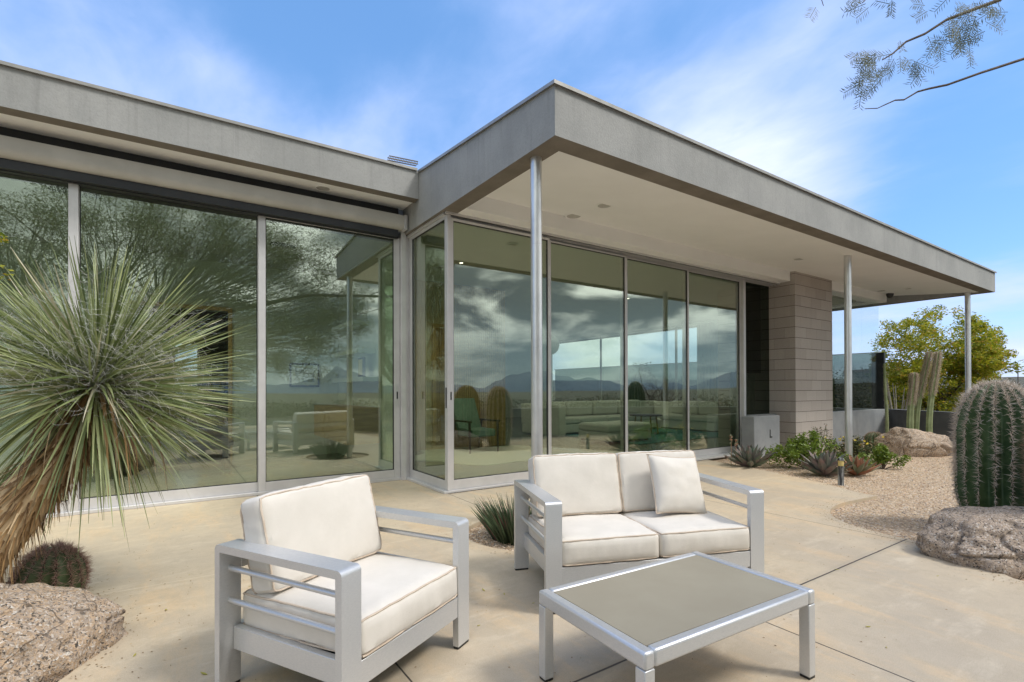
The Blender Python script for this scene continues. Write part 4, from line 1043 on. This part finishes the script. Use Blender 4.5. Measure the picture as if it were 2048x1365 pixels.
def aloe(c, n, L, label, spread=.55, r0=.1):
    root = thing('aloe_clump', label, 'aloe', c)
    def f(i):
        a = random.uniform(0, 6.28); rr = r0*math.sqrt(random.random()); p0 = Vector((math.cos(a)*rr, math.sin(a)*rr, 0)); tl = rr/r0*spread+random.uniform(0, .15)
        v = Vector((math.cos(a)*tl, math.sin(a)*tl, 1)).normalized(); l = L*random.uniform(.6, 1.05); side = v.cross(rand_dir()).normalized(); out = []
        for k in range(5):
            s = k/4; out.append((p0+v*l*s+Vector((math.cos(a), math.sin(a), 0))*.04*s*s, side*(.0062*(1-s**1.6)+.0006)))
        return out
    m = blades(n, f); m2 = blades(n//2, f); m.build('blades', M_ALOE, root)['kind'] = 'stuff'
aloe((2.40, 3.46, -.035), 760, .34, 'spiky dark green aloe clump in the round gravel bed behind the loveseat', .5, .21)

def leafcloud(centers, rad, n, size, aspect=2.2, jitter=1., flat=.6):
    """n leaf quads per centre as an (N,4,3) array"""
    C = np.repeat(np.asarray(centers, float), n, axis=0); k = len(C)
    d = RS.normal(size=(k, 3)); d /= np.linalg.norm(d, axis=1)[:, None]; rr = np.repeat(np.asarray(rad, float), n)*RS.rand(k)**.45
    P = C+d*rr[:, None]*np.array([1, 1, flat])
    a = RS.normal(size=(k, 3)); a[:, 2] *= .6; a /= np.linalg.norm(a, axis=1)[:, None]; b = np.cross(a, RS.normal(size=(k, 3))); b /= np.linalg.norm(b, axis=1)[:, None]
    s = size*(.6+.8*RS.rand(k))[:, None]; A = a*s; B = b*s/aspect
    return np.stack([P-A, P-B*.9+A*.1, P+A, P+B*.9+A*.1], axis=1)
def shrub(name, c, r, h, nst, mat, label, leaf=.016, per=24, cat='shrub', stalks=.5):
    root = thing(name, label, cat, c); m = MB(); cs = []
    for i in range(nst):
        a = random.uniform(0, 6.28); tl = random.uniform(.05, 1); top = Vector((math.cos(a)*r*tl, math.sin(a)*r*tl, h*(1-.65*tl*tl)*random.uniform(.7, 1.1)))
        mid = top*.5+rand_dir()*.03; m.tube([(0, 0, 0), mid, top], [.006, .004, .002], 5)
        for s in (.45, .62, .78, .9, 1.0): cs.append(tuple(mid.lerp(top, (s-.4)/.6) if s > .5 else mid))
    m.build('stems', M_BARK, root)
    quads('foliage', leafcloud(cs, [r*.13]*len(cs), per, leaf, 1.9, flat=1), mat, root)
    return root
shrub('shrub', (8.1, 3.90, -.04), .62, .50, 34, M_SHRUB, 'bright green leafy shrub around the foot of the second steel column', .021, 26)
shrub('shrub', (9.0, 3.22, -.04), .42, .34, 22, M_SHRUB, 'low green shrub right of the path light', .02, 24)
shrub('shrub', (9.35, 3.75, -.04), .50, .42, 34, M_SHRUBD, 'dark sprawling shrub with small yellow flowers right of the second column', .017, 26)
shrub('shrub', (9.5, 4.35, -.04), .26, .62, 20, M_SHRUBD, 'dry twiggy brown shrub between the block pier and the column', .012, 12)
shrub('grassy_plant', (9.30, 4.72, -.04), .2, .34, 26, M_SHRUB, 'feathery green sprig at the foot of the block pier', .012, 20, 'plant')
fl = leafcloud([(9.35+random.uniform(-.4, .4), 3.75+random.uniform(-.4, .3), .25+random.uniform(0, .15)) for _ in range(14)], [.015]*14, 8, .012, 1)
o = quads('flowers', fl, m_leaf('yellow_petal', (.75, .6, .05), (.85, .7, .1)), None); tag(o, 'tiny yellow flowers over the dark sprawling shrub', 'flowers', kind='stuff')

# bollard light
root = thing('path_light', 'short weathered bollard light standing in the gravel by the agaves', 'path light', (7.08, 3.0, -.035))
t = MB(); t.lathe([(.036, 0), (.034, .005), (.033, .245)], 20); t.build('post', M_BOLL, root)
t = MB(); t.lathe([(.031, .246), (.031, .312)], 20); t.build('lens', M_AMBER, root)
t = MB(); t.lathe([(.037, .313), (.037, .332), (.030, .345), (.002, .348)], 20); t.build('cap', M_BOLL, root)

# ------------------------------------------------------------------ trees
def grow(m, p, d, L, r, depth, tips, spread=.6, seg=4, upb=.1, shrink=.72, kids=(2, 3), wig=.22):
    pts = [p.copy()]; rad = [r]; q = p.copy(); dd = d.copy()
    for k in range(seg):
        dd = (dd+rand_dir()*wig+Vector((0, 0, upb))).normalized(); q = q+dd*(L/seg); pts.append(q.copy()); rad.append(r*(1-.45*(k+1)/seg))
    m.tube(pts, rad, 7 if r > .03 else 5, False)
    if depth == 0:
        tips.append((q.copy(), dd.copy())); return
    tips.append((pts[seg//2+1].copy(), dd.copy())) if depth < 3 else None
    for i in range(random.randint(*kids)):
        nd = (dd+rand_dir()*spread).normalized(); k = random.randint(seg//2, seg); grow(m, pts[k], nd, L*shrink*random.uniform(.8, 1.15), rad[k]*.72, depth-1, tips, spread, seg, upb, shrink, kids, wig)
def pinnate(tips, per, L=.09, leaflets=9, wl=.016, ww=.0022, droop=.5):
    """feathery mesquite leaves: rachis with paired narrow leaflets"""
    Q = []
    for p, d in tips:
        for i in range(per):
            v = (d*.3+rand_dir()+Vector((0, 0, -droop*.6))).normalized(); l = L*random.uniform(.7, 1.3); side = v.cross(rand_dir()).normalized(); st = p+rand_dir()*random.uniform(0, .12)
            for k in range(leaflets):
                s = (k+1)/leaflets; c = st+v*l*s
                for sg in (-1, 1):
                    e = (side*sg+v*.45).normalized(); w = v.cross(e).normalized()*0+v*ww
                    Q.append([c-w, c+e*wl*.5-w*1.2, c+e*wl, c+e*wl*.5+w*1.2])
    return np.array([[tuple(x) for x in q] for q in Q])
# big mesquite behind the camera, mirrored in the left doors
def mesquite():
    random.seed(5)
    root = thing('mesquite_tree', 'wide feathery mesquite tree reflected across the left glass doors', 'tree', (-1.6, -4.6, -.05)); m = MB(); tips = []
    m.tube([(0, 0, 0), (.1, .1, .6), (.0, .2, 1.2)], [.20, .17, .15], 10)
    nodes = []
    while len(nodes) < 620:
        v = rand_dir()*random.uniform(.45, 1)**.6; q = Vector((.1+v.x*5.6, -4.6+v.y*3.5, 3.8+v.z*3.3))
        low = 1.5+.9*noise.noise(Vector((q.x*.5, q.y*.5, 0)))+max(0, q.x-3.5)*.2
        if q.z < low or q.y > -1.3: continue
        nodes.append(q-Vector((-1.6, -4.6, -.05)))
    hub = []
    for i in range(9):
        a = i*2*pi/9; q = Vector((math.cos(a)*1.7, math.sin(a)*1.2, 2.4+1.2*(i % 3)*.5)); hub.append(q)
        m.tube([(0, .2, 1.1), Vector((math.cos(a)*.6, math.sin(a)*.5, 1.8)), q], [.09, .07, .05], 7)
    for q in nodes:
        hb = min(hub, key=lambda p: (p-q).length); mid = hb.lerp(q, .5)+rand_dir()*.3
        m.tube([hb, mid, q], [.018, .011, .005], 5, False)
        for k in range(3): m.tube([q, q+rand_dir()*.25, q+rand_dir()*.55+Vector((0, 0, -.1))], [.006, .004, .002], 4, False)
    m.build('branches', M_BARK, root)
    C = np.array([tuple(q+rand_dir()*.25) for q in nodes for _ in range(4)])
    quads('foliage', leafcloud(C, [.40]*len(C), 100, .033, 4.5, flat=.7), M_MESQ, root)
    return root
# its limb whose twigs hang into the top right of the view
def mesq_right(root):
    random.seed(12); base = Vector((-1.6, -4.6, -.05)); m = MB()
    top = Vector((5.9, -1.0, 3.9)); m.tube([Vector((.6, -3.6, 3.2))-base, Vector((3.4, -2.9, 4.0))-base, top-base], [.07, .05, .035], 7)
    def br(px, r0, r1):
        pts = [at(x, y, d)-base for x, y, d in px]; n = len(pts); m.tube(pts, [r0+(r1-r0)*i/(n-1) for i in range(n)], 6)
        return pts
    tb = top-base
    b1 = br([(2200, -150, 3.4), (2000, 0, 3.1), (1940, 22, 3.05), (1893, 40, 3.0), (1850, 68, 3.0), (1812, 84, 2.98), (1785, 108, 2.97), (1765, 120, 2.95)], .012, .0035)
    b2 = br([(2250, 60, 3.3), (2048, 118, 3.1), (1990, 137, 3.05), (1962, 146, 3.03), (1895, 170, 3.0), (1857, 178, 3.0), (1835, 184, 3.0), (1808, 200, 2.98), (1790, 201, 2.97), (1770, 210, 2.96), (1755, 217, 2.95), (1730, 218, 2.94)], .009, .002)
    b3 = br([(2300, -420, 3.6), (2000, -120, 3.3), (1840, -60, 3.2), (1760, -30, 3.2), (1725, 6, 3.1)], .012, .003)
    b4 = br([(1840, -60, 3.2), (1700, -60, 3.2), (1640, -10, 3.2), (1647, 12, 3.2)], .005, .002)
    for bs in (b1, b2, b3): m.tube([tb, tb.lerp(bs[0], .5)+Vector((0, 0, .25)), bs[0]], [.03, .02, .012], 6)
    tips = []; crown = []
    m.build('limb', M_BARK, root)
    Q = []
    def leaf(px, py, ang, Lpx, dep, n=8, droop=0.):
        # one feathery leaf in a plane facing roughly down at the viewer; lengths in metres from Lpx
        c = at(px, py, dep)-base; k = dep/F_PX; v = (r2*math.cos(ang)-u2*math.sin(ang)+fw*random.uniform(-.25, .25)).normalized()
        side = v.cross(fw).normalized(); side = (side+fw*random.uniform(-.2, .2)).normalized(); L = Lpx*k; ll = random.uniform(11, 16)*k
        m2 = Vector((0, 0, 0)); q0 = c
        ra = side*.0018
        Q.append([c-ra, c+v*L-ra, c+v*L+ra, c+ra])
        for j in range(n):
            s = (j+1)/n
            for sg in (-1, 1):
                st = c+v*L*s; e = (side*sg+v*random.uniform(.3, .7)).normalized(); w = v*.0022
                l2 = ll*random.uniform(.8, 1.15); Q.append([st-w, st+e*l2*.5-w, st+e*l2, st+e*l2*.5+w])
    dense = [((1765, 130), 20, 42), ((1745, 160), 12, 30), ((1800, 120), 8, 26), ((1735, 100), 5, 22), ((1830, 125), 5, 20), ((1905, 60), 18, 36), ((1940, 75), 12, 28), ((1960, 30), 12, 26), ((1925, 20), 8, 24), ((2000, 20), 10, 20), ((1880, 85), 8, 22), ((1728, 10), 7, 14), ((1780, 5), 4, 10), ((1635, 18), 2, 8), ((1860, 20), 3, 16)]
    for (cx, cy), n, sp in dense:
        for i in range(int(n*.8)):
            leaf(cx+random.gauss(0, sp*.55), cy+random.gauss(0, sp*.5), random.uniform(1.2, 3.4) if random.random() < .75 else random.uniform(0, 6.28), random.uniform(22, 42), random.uniform(2.9, 3.15), random.randint(6, 10))
    quads('twig_leaves', np.array([[tuple(x) for x in q] for q in Q]), M_MESQ, root)

mesq_right(mesquite())
# yellow green tree beyond the low wall
def goldtree():
    random.seed(31); base = Vector((18.3, 5.1, -.4))
    root = thing('yellow_green_tree', 'airy yellow green tree beyond the dark low wall near the end column', 'tree', tuple(base)); m = MB(); cs = []; rs = []
    m.tube([(0, 0, 0), (.05, 0, .9), (-.05, .05, 1.5)], [.10, .08, .07], 8); tips = []
    for i in range(9):
        a = i*2*pi/9; grow(m, Vector((0, 0, .7+.08*i)), Vector((math.cos(a), math.sin(a), .55+.06*i)).normalized(), .85, .035, 3, tips, .7, 3, .05, .72, (2, 3), .25)
    m.build('branches', M_BARK, root)
    # keep the outline the photo shows: wide and low, taller right of centre
    vis = []
    for p, d in tips:
        q = p.copy(); vis.append(q)
    # outer clumps through an irregular crown volume
    for i in range(480):
        px = random.uniform(1748, 1998); top = 640-34*math.exp(-((px-1885)/45)**2)+55*max(0, (1800-px)/60)**1.2+30*max(0, (px-1950)/50)**1.5-22*math.exp(-((px-1775)/16)**2)
        bot = 850-120*max(0, (px-1900)/100)-40*max(0, (1790-px)/40); 
        if px > 1940: bot = min(bot, 770)
        py = top+(bot-top)*random.random()**.85; q = at(px, py, 14.5+random.uniform(-1.3, 1.3))-base; vis.append(q)
    C = np.array([tuple(v) for v in vis if v.z > .35]); 
    rr = np.array([.13+.15*random.random() for _ in C])
    quads('foliage', leafcloud(C, rr, 78, .040, 2.2, flat=.75), M_GOLD, root)
goldtree()
def bushtree(c, r, h, label, mat, n=60, leaf=.05, seed=1, bare=False, per=70):
    random.seed(seed); root = thing('desert_tree', label, 'tree', c); m = MB(); tips = []
    for i in range(5):
        a = i*1.26; grow(m, Vector((0, 0, 0)), Vector((math.cos(a)*.6, math.sin(a)*.6, 1)).normalized(), h*.38, .05, 4 if bare else 3, tips, .7, 3, .05, .72, (2, 3), .3)
    m.build('branches', M_BARK, root)
    if not bare:
        C = np.array([tuple(t[0]) for t in tips]); quads('foliage', leafcloud(C, [r]*len(C), per, leaf, 2.2, flat=.8), mat, root)
bushtree((15.6, 6.9, -.35), .36, 2.55, 'dark green tree added behind the smoked glass screen in place of a reflected tree', M_SHRUBD, seed=4, per=150, leaf=.035)  # added tree, stands in for the one mirrored in the dark glass
bushtree((17.2, 10.3, -.35), .35, 2.6, 'leafy desert tree beyond the far end of the living room', M_SCRUB, seed=9)
bushtree((17.0, 13.6, -.35), .4, 3.1, 'bare branched tree beyond the clerestory windows', M_SCRUB, seed=14, bare=True)
bushtree((19.5, 16.5, -.35), .45, 3.2, 'pale bushy tree far beyond the clerestory windows', M_SCRUB, seed=15)
bushtree((17.5, 0.2, -.35), .4, 2.9, 'leafless tree outside the curved low wall', M_SCRUB, seed=21, bare=True)
bushtree((14.8, -1.6, -.35), .4, 2.7, 'leafless tree beside the ribbed cactus beyond the low wall', M_SCRUB, seed=23, bare=True)
# pale whip-like ocotillo behind the low wall
root = thing('ocotillo', 'pale leaning ocotillo canes behind the dark low wall', 'ocotillo', (15.4, 5.2, -.35)); random.seed(3); m = MB()
for i in range(16):
    a = random.uniform(0, 6.28); s = random.uniform(.2, .6); h = random.uniform(1.2, 1.9); m.tube([(0, 0, 0), (math.cos(a)*s*.5, math.sin(a)*s*.5, h*.55), (math.cos(a)*s, math.sin(a)*s, h)], [.02, .016, .008], 6)
m.build('canes', M_BARK2, root)
# open desert scrub, one mass
def scrub():
    random.seed(44); cs = []; rs = []
    while len(cs) < 1500:
        r = 17*(random.random()**-.6); 
        if r > 420: continue
        a = random.uniform(-pi, pi); x, y = r*math.cos(a), r*math.sin(a)
        if x < 15.5 and -7.5 < y < 19 and x > -10: continue
        if 20 < r and y > 24 and x < 12: continue
        k = random.uniform(.35, 1.0)*(1+r/150); z = landz(x, y)+.02
        cs.append((x, y, z+k*.35)); rs.append(k)
    C = np.array(cs); q = leafcloud(C, rs, 100, 1., 1.8, flat=.6)
    mid = q.mean(axis=1, keepdims=True); sc = np.repeat(np.array(rs)*.075, 100)[:, None, None]; q = mid+(q-mid)*sc
    o = quads('desert_scrub', q, M_SCRUB); tag(o, 'dull green and brown desert scrub spread over the land beyond the walls', 'scrub', kind='stuff')
scrub()
# far things on the right
def far(name, label, cat, px, py0, py1, dist, w, d, mat):
    p = at(px, py1, dist); q = at(px, py0, dist); root = thing(name, label, cat, (p.x, p.y, p.z), -YAW)
    return root, q.z-p.z
root, h = far('garden_wall', 'pale pinkish wall low on the desert slope behind the tall cactus', 'wall', 2020, 771, 806, 30, 5, 1, None)
M_PINK = noisy('pink_render', (.52, .38, .31), (.60, .46, .38), 1.2, .9, .2)
m = MB(); m.box(-1.2, 6, 0, .35, -.8, h-.15); m.build('wall_panel', M_PINK, root); m = MB(); m.box(-1.2, -.35, -.01, .36, h-.149, h+.05); m.build('wall_panel', M_PINK, root)
root, h = far('neighbour_house', 'pale house with a terracotta roof line glimpsed through the yellow green tree', 'house', 1808, 736, 800, 46, 5, 1, None)
m = MB(); m.box(-1.9, 1.9, 0, 5, -2, h-.35); m.build('walls', M_PINK, root); m = MB(); m.box(-2.1, 1.2, -.2, 5.2, h-.32, h-.05); m.build('roof', noisy('terracotta', (.30, .13, .08), (.38, .18, .11), 6, .8, .2), root)
root, h = far('utility_pole', 'thin dark utility pole on the distant hill at the right edge', 'pole', 2036, 731, 756, 60, 5, 1, None)
m = MB(); m.tube([(0, 0, -1.0), (0, 0, h)], .05, 6); m.build('mast', M_BARK, root); m = MB(); m.box(-.14, .14, -.05, .05, h*.62, h*.70); m.build('crossarm', M_BARK, root)

# ------------------------------------------------------------------ inside the rooms
def softbox(m, x0, x1, y0, y1, z0, z1): m.box(x0, x1, y0, y1, z0, z1)
root = thing('green_armchair', 'green upholstered wooden armchair inside the first right hand glass door', 'armchair', (4.80, 8.0, .021))
m = MB(); m.box(-.26, .26, .02, .58, .30, .44); m.build('seat', M_ACHAIR, root, .03)
m = MB(); m.add([Vector(v) for v in [(-.26, .52, .40), (.26, .52, .40), (.26, .62, .40), (-.26, .62, .40), (-.26, .82, 1.0), (.26, .82, 1.0), (.26, .91, 1.0), (-.26, .91, 1.0)]], [(3, 2, 1, 0), (4, 5, 6, 7), (0, 1, 5, 4), (1, 2, 6, 5), (2, 3, 7, 6), (3, 0, 4, 7)]); m.build('backrest', M_ACHAIR, root, .02)
for sx in (-1, 1):
    x = sx*.30
    m = MB(); m.box(x-.03, x+.03, -.02, .72, .57, .60); m.build('armrest', M_WOODD, root, .004)
    m = MB(); m.tube([(x, .02, 0), (x, .03, .57)], [.018, .024], 8); m.build('leg', M_WOODD, root)
    m = MB(); m.tube([(x, .74, 0), (x, .62, .57)], [.018, .024], 8); m.build('leg', M_WOODD, root)
def rugshape(name, cx, cy, rx, ry, z, mat, label, seed, wob=.15):
    pts = []
    for i in range(48):
        a = 2*pi*i/48; k = 1+wob*noise.noise(Vector((math.cos(a)*1.5, math.sin(a)*1.5, seed))); pts.append((cx+rx*k*math.cos(a), cy+ry*k*math.sin(a)))
    m = MB(); m.prism(pts, z, z+.012); o = m.build(name, mat); tag(o, label, 'rug')
rugshape('hide_rug', 4.75, 8.0, 1.15, 1.2, .0215, M_RUGW, 'pale hide rug under the green armchair', 2.2, .5)
m = MB(); m.box(8.2, 12.0, 7.35, 9.9, .0215, .036); tag(m.build('teal_rug', M_RUGT), 'teal rug on the floor under the sectional sofa', 'rug')
def soft(o_name, parent, dims, bev=.05, mat=None):
    m = MB(); m.box(*dims); return m.build(o_name, mat or M_SOFA, parent, bev)
root = thing('ottoman', 'pale upholstered ottoman in front of the sectional sofa', 'ottoman', (0, 0, 0))
soft('base', root, (7.68, 9.02, 7.72, 8.68, .08, .26), .02); soft('cushion', root, (7.67, 9.03, 7.71, 8.69, .262, .44), .06)
for x, y in ((7.75, 7.8), (8.95, 7.8), (7.75, 8.6), (8.95, 8.6)):
    m = MB(); m.box(x-.03, x+.03, y-.03, y+.03, .037, .079); m.build('leg', M_WOODD, root)
root = thing('sectional_sofa', 'long pale sectional sofa inside the right hand room', 'sofa', (0, 0, 0))
soft('base', root, (7.72, 12.95, 10.0, 10.95, .06, .28), .02); soft('base', root, (12.0, 12.95, 8.15, 9.995, .06, .28), .02)
for i in range(4): soft('seat_cushion', root, (7.95+i*1.0, 8.93+i*1.0, 9.98, 10.75, .282, .45), .05)
soft('seat_cushion', root, (11.98, 12.7, 8.13, 9.0, .282, .45), .05); soft('seat_cushion', root, (11.98, 12.7, 9.01, 9.97, .282, .45), .05)
for i in range(4): soft('back_cushion', root, (7.97+i*1.0, 8.92+i*1.0, 10.58, 10.82, .46, .86), .06)
soft('back_cushion', root, (12.5, 12.72, 8.2, 9.0, .46, .84), .06); soft('back_cushion', root, (12.5, 12.72, 9.03, 9.95, .46, .84), .06)
soft('back_frame', root, (7.72, 12.95, 10.83, 11.0, .282, .82), .03); soft('back_frame', root, (12.74, 12.95, 8.13, 10.82, .282, .80), .03); soft('arm', root, (7.7, 7.93, 9.4, 10.82, .06, .82), .03)
root = thing('round_side_table', 'dark round wooden table between ottoman and sofa', 'table', (10.25, 8.95, .037)); m = MB(); m.lathe([(.40, .46), (.42, .47), (.42, .49), (.0, .495)], 28); m.build('tabletop', M_WOODD, root)
for a in (.3, 1.87, 3.44, 5.0):
    m = MB(); m.tube([(.33*math.cos(a), .33*math.sin(a), 0), (.28*math.cos(a), .28*math.sin(a), .46)], [.015, .022], 8); m.build('leg', M_WOOD, root)
m = MB(); n = 90; vs = []
for i in range(n+1):
    s = i/n; y = 8.45+1.5*s; x = 13.80+.035*math.sin(i*.95); vs += [(x, y, .04), (x, y, 3.22)]
m.add(vs, [(2*i, 2*i+2, 2*i+3, 2*i+1) for i in range(n)], True); o = m.build('curtain', M_CURTAIN); sd_ = o.modifiers.new('s', 'SOLIDIFY'); sd_.thickness = .004
tag(o, 'pleated pale curtain hanging at the far end of the living room', 'curtain')
g = at(1098, 690, 13.0); root = thing('globe_pendant', 'round white paper lamp hanging inside the right hand room', 'lamp', (g.x, g.y, g.z)); m = MB()
m.lathe([(.02, .27)]+[(.27*math.sin(a), .27*math.cos(a)) for a in [pi*i/16 for i in range(1, 16)]]+[(.02, -.27)], 24); m.build('shade', M_WHITE, root); m = MB(); m.tube([(0, 0, .27), (0, 0, 3.30-g.z)], .004, 6); m.build('cord', M_BLACK, root)
def picture(name, x, y, z, w, h, label, face='y'):
    r_ = thing(name, label, 'picture', (x, y, z)); m = MB(); m.box(-w/2, w/2, -.025, 0, 0, h); m.build('frame', M_WOODD, r_, .003)
    m = MB(); m.box(-w/2+.03, w/2-.03, -.028, -.0252, .03, h-.03); m.build('mat_board', M_WHITE, r_); m = MB(); m.box(-w/2+.09, w/2-.09, -.030, -.0282, .09, h-.09); m.build('print', noisy('print_paper', (.25, .30, .30), (.50, .52, .48), 9, .7, 0), r_)
picture('framed_picture', 2.0, 9.598, 1.25, .50, .42, 'dark framed picture on the wall left of the shelves')
picture('framed_picture', 9.9, 17.498, 1.35, .55, .55, 'small pale framed picture on the back wall of the right hand room')
root = thing('wall_cabinet', 'wall hung oak cabinet in the left room by the door jamb', 'cabinet', (0, 0, 0))
m = MB(); m.box(2.12, 2.59, 7.35, 9.4, .40, .93); m.build('carcass', M_WOOD, root, .003)
m = MB(); m.box(2.115, 2.1195, 7.40, 8.36, .43, .90); m.box(2.115, 2.1195, 8.38, 9.35, .43, .90); m.build('door_panels', M_WOOD, root)
for i, z in enumerate((1.32, 1.75, 2.2)):
    root = thing('wall_shelf', ('lowest', 'middle', 'top')[i]+' white floating shelf above the oak cabinet', 'shelf', (0, 0, 0)); m = MB(); m.box(2.32, 2.598, 7.3+.25*i, 9.0, z, z+.07); m.build('board', M_WHITE, root)
random.seed(2)
root = thing('shelf_picture', 'small framed photo standing on the lowest floating shelf', 'picture', (2.45, 7.75, 1.391)); m = MB(); m.box(-.02, .02, -.12, .12, 0, .30); m.build('frame', M_WOODD, root)
m = MB(); m.box(-.025, -.0205, -.09, .09, .03, .27); m.build('print', M_AMBER, root)
root = thing('bench', 'dark low bench inside the left room in front of the doorway', 'bench', (.35, 8.9, .0215)); m = MB(); m.box(-1.0, .45, -.2, .2, .34, .42); m.build('seat', M_WOODD, root, .004)
for x in (-.92, .37):
    m = MB(); m.box(x-.04, x+.04, -.18, .18, 0, .339); m.build('leg', M_WOODD, root)

# ceiling vents in the left room
for x, y, w, d in ((-.83, 5.99+1.0, .42, .16), (1.36, 7.9, .34, .16)):
    m = MB(); m.box(x-w/2, x+w/2, y-d/2, y+d/2, 3.285, 3.2995); v_ = m.build('ceiling_vent', M_SMOKED_POST, H)
    m = MB()
    for i in range(9): m.box(x-w/2+.02+i*(w-.04)/9, x-w/2+.026+i*(w-.04)/9, y-d/2+.01, y+d/2-.01, 3.278, 3.2845)
    m.build('slats', M_FRAME, v_)
# leafy branch of a small tree just outside the left edge
random.seed(8); b0 = at(-150, 900, 3.2); tp = at(-6, 478, 3.1)
root = thing('small_tree', 'yellow green leaves of a small tree poking in at the left edge', 'tree', (b0.x, b0.y, -.04)); m = MB(); a_ = Vector((0, 0, 0)); e_ = tp-Vector((b0.x, b0.y, -.04))
m.tube([a_, Vector((-.05, 0, 1.0)), e_*.8+Vector((-.05, 0, .1)), e_], [.03, .022, .01, .003], 7); m.build('trunk', M_BARK, root)
quads('foliage', leafcloud([tuple(e_), tuple(e_+Vector((-.06, 0, .05))), tuple(e_+Vector((-.15, .02, .0))), tuple(e_*.9)], [.06, .09, .12, .12], 60, .014, 1.8), M_GOLD, root)
# spots at the lit downlights, plus others added to brighten the rooms
for x, y in ((4.0, 7.4), (8.8, 8.2), (6.4, 11.5), (11.5, 11.5), (.2, 7.9), (-2.6, 7.9)):
    l = bpy.data.lights.new('recessed_and_fill_lamp', 'SPOT'); l.energy = 75; l.spot_size = R(150); l.spot_blend = .8; l.shadow_soft_size = .06; l.color = (1, .93, .82)
    o = bpy.data.objects.new('recessed_and_fill_lamp', l); COL.objects.link(o); o.location = (x, y, 3.27)

# fine grit and twigs blown against the bed edges (one uncountable mass)
random.seed(5); Q = []
edges_ = [(p, 1.) for p in edgeB[:60]]+[(p, .8) for p in BED]+[(p, 1.) for p in BED2]+[(p, .7) for p in edgeA]
while len(Q) < 2600:
    if random.random() < .72:
        (x, y), k = random.choice(edges_); x += random.gauss(0, .09*k); y += random.gauss(0, .09*k)
    else: x = random.uniform(-.3, 5); y = random.uniform(.9, 6.2)
    if not inpoly(x, y, outer) or inpoly(x, y, BED) or inpoly(x, y, BED2): continue
    a = random.uniform(0, 6.28); l = random.choice((.003, .004, .006, .012)); w = .0012 if l > .01 else l*.6
    dx_, dy_ = math.cos(a)*l, math.sin(a)*l; ex, ey = -math.sin(a)*w, math.cos(a)*w
    Q.append([(x-dx_, y-dy_, .0015), (x+ex, y+ey, .0035), (x+dx_, y+dy_, .0015), (x-ex, y-ey, .0032)])
o = quads('patio_grit', Q, M_THATCH); tag(o, 'tiny grit and twigs blown across the concrete patio', 'grit', kind='stuff')

# ------------------------------------------------------------------ fallen leaves on the patio
random.seed(77); proto = None; spots = [(1.52, 2.62), (1.9, 1.0), (.3, 3.0), (1.1, 3.1), (1.62, 2.45), (1.34, 2.2), (-.1, 2.9), (3.25, 2.1), (3.6, 1.55), (5.0, 3.2), (2.9, 1.15), (.4, 3.5), (-.05, 3.3), (4.6, 2.0), (1.66, 2.3), (.12, 2.55), (3.3, 3.5), (0.15, 3.9), (1.45, 1.9), (2.7, .95), (3.9, 2.75), (4.1, 1.2)]
for i, (x, y) in enumerate(spots):
    if proto is None:
        m = MB(); vs = []
        for k in range(7):
            s = k/6; w = .0045*math.sin(pi*min(max(s, .04), .97)); vs += [(s*.03-.015, -w, .003+.004*s*s), (s*.03-.015, w, .004*s+.002)]
        m.add(vs, [(2*k, 2*k+2, 2*k+3, 2*k+1) for k in range(6)]); proto = m.build('fallen_leaf', m_leaf('fallen_leaf_skin', (.40, .38, .05), (.50, .42, .10), None, .6, .2)); o = proto
        sm = o.modifiers.new('s', 'SOLIDIFY'); sm.thickness = .0006
    else:
        o = proto.copy(); COL.objects.link(o)
    o.location = (x+random.uniform(-.05, .05), y+random.uniform(-.05, .05), 0); o.rotation_euler = (0, 0, random.uniform(0, 6.28)); s = random.uniform(.6, 1.2); o.scale = (s, s, s)
    tag(o, 'tiny yellowish leaf lying on the concrete patio', 'leaf', 'fallen leaves on the patio')
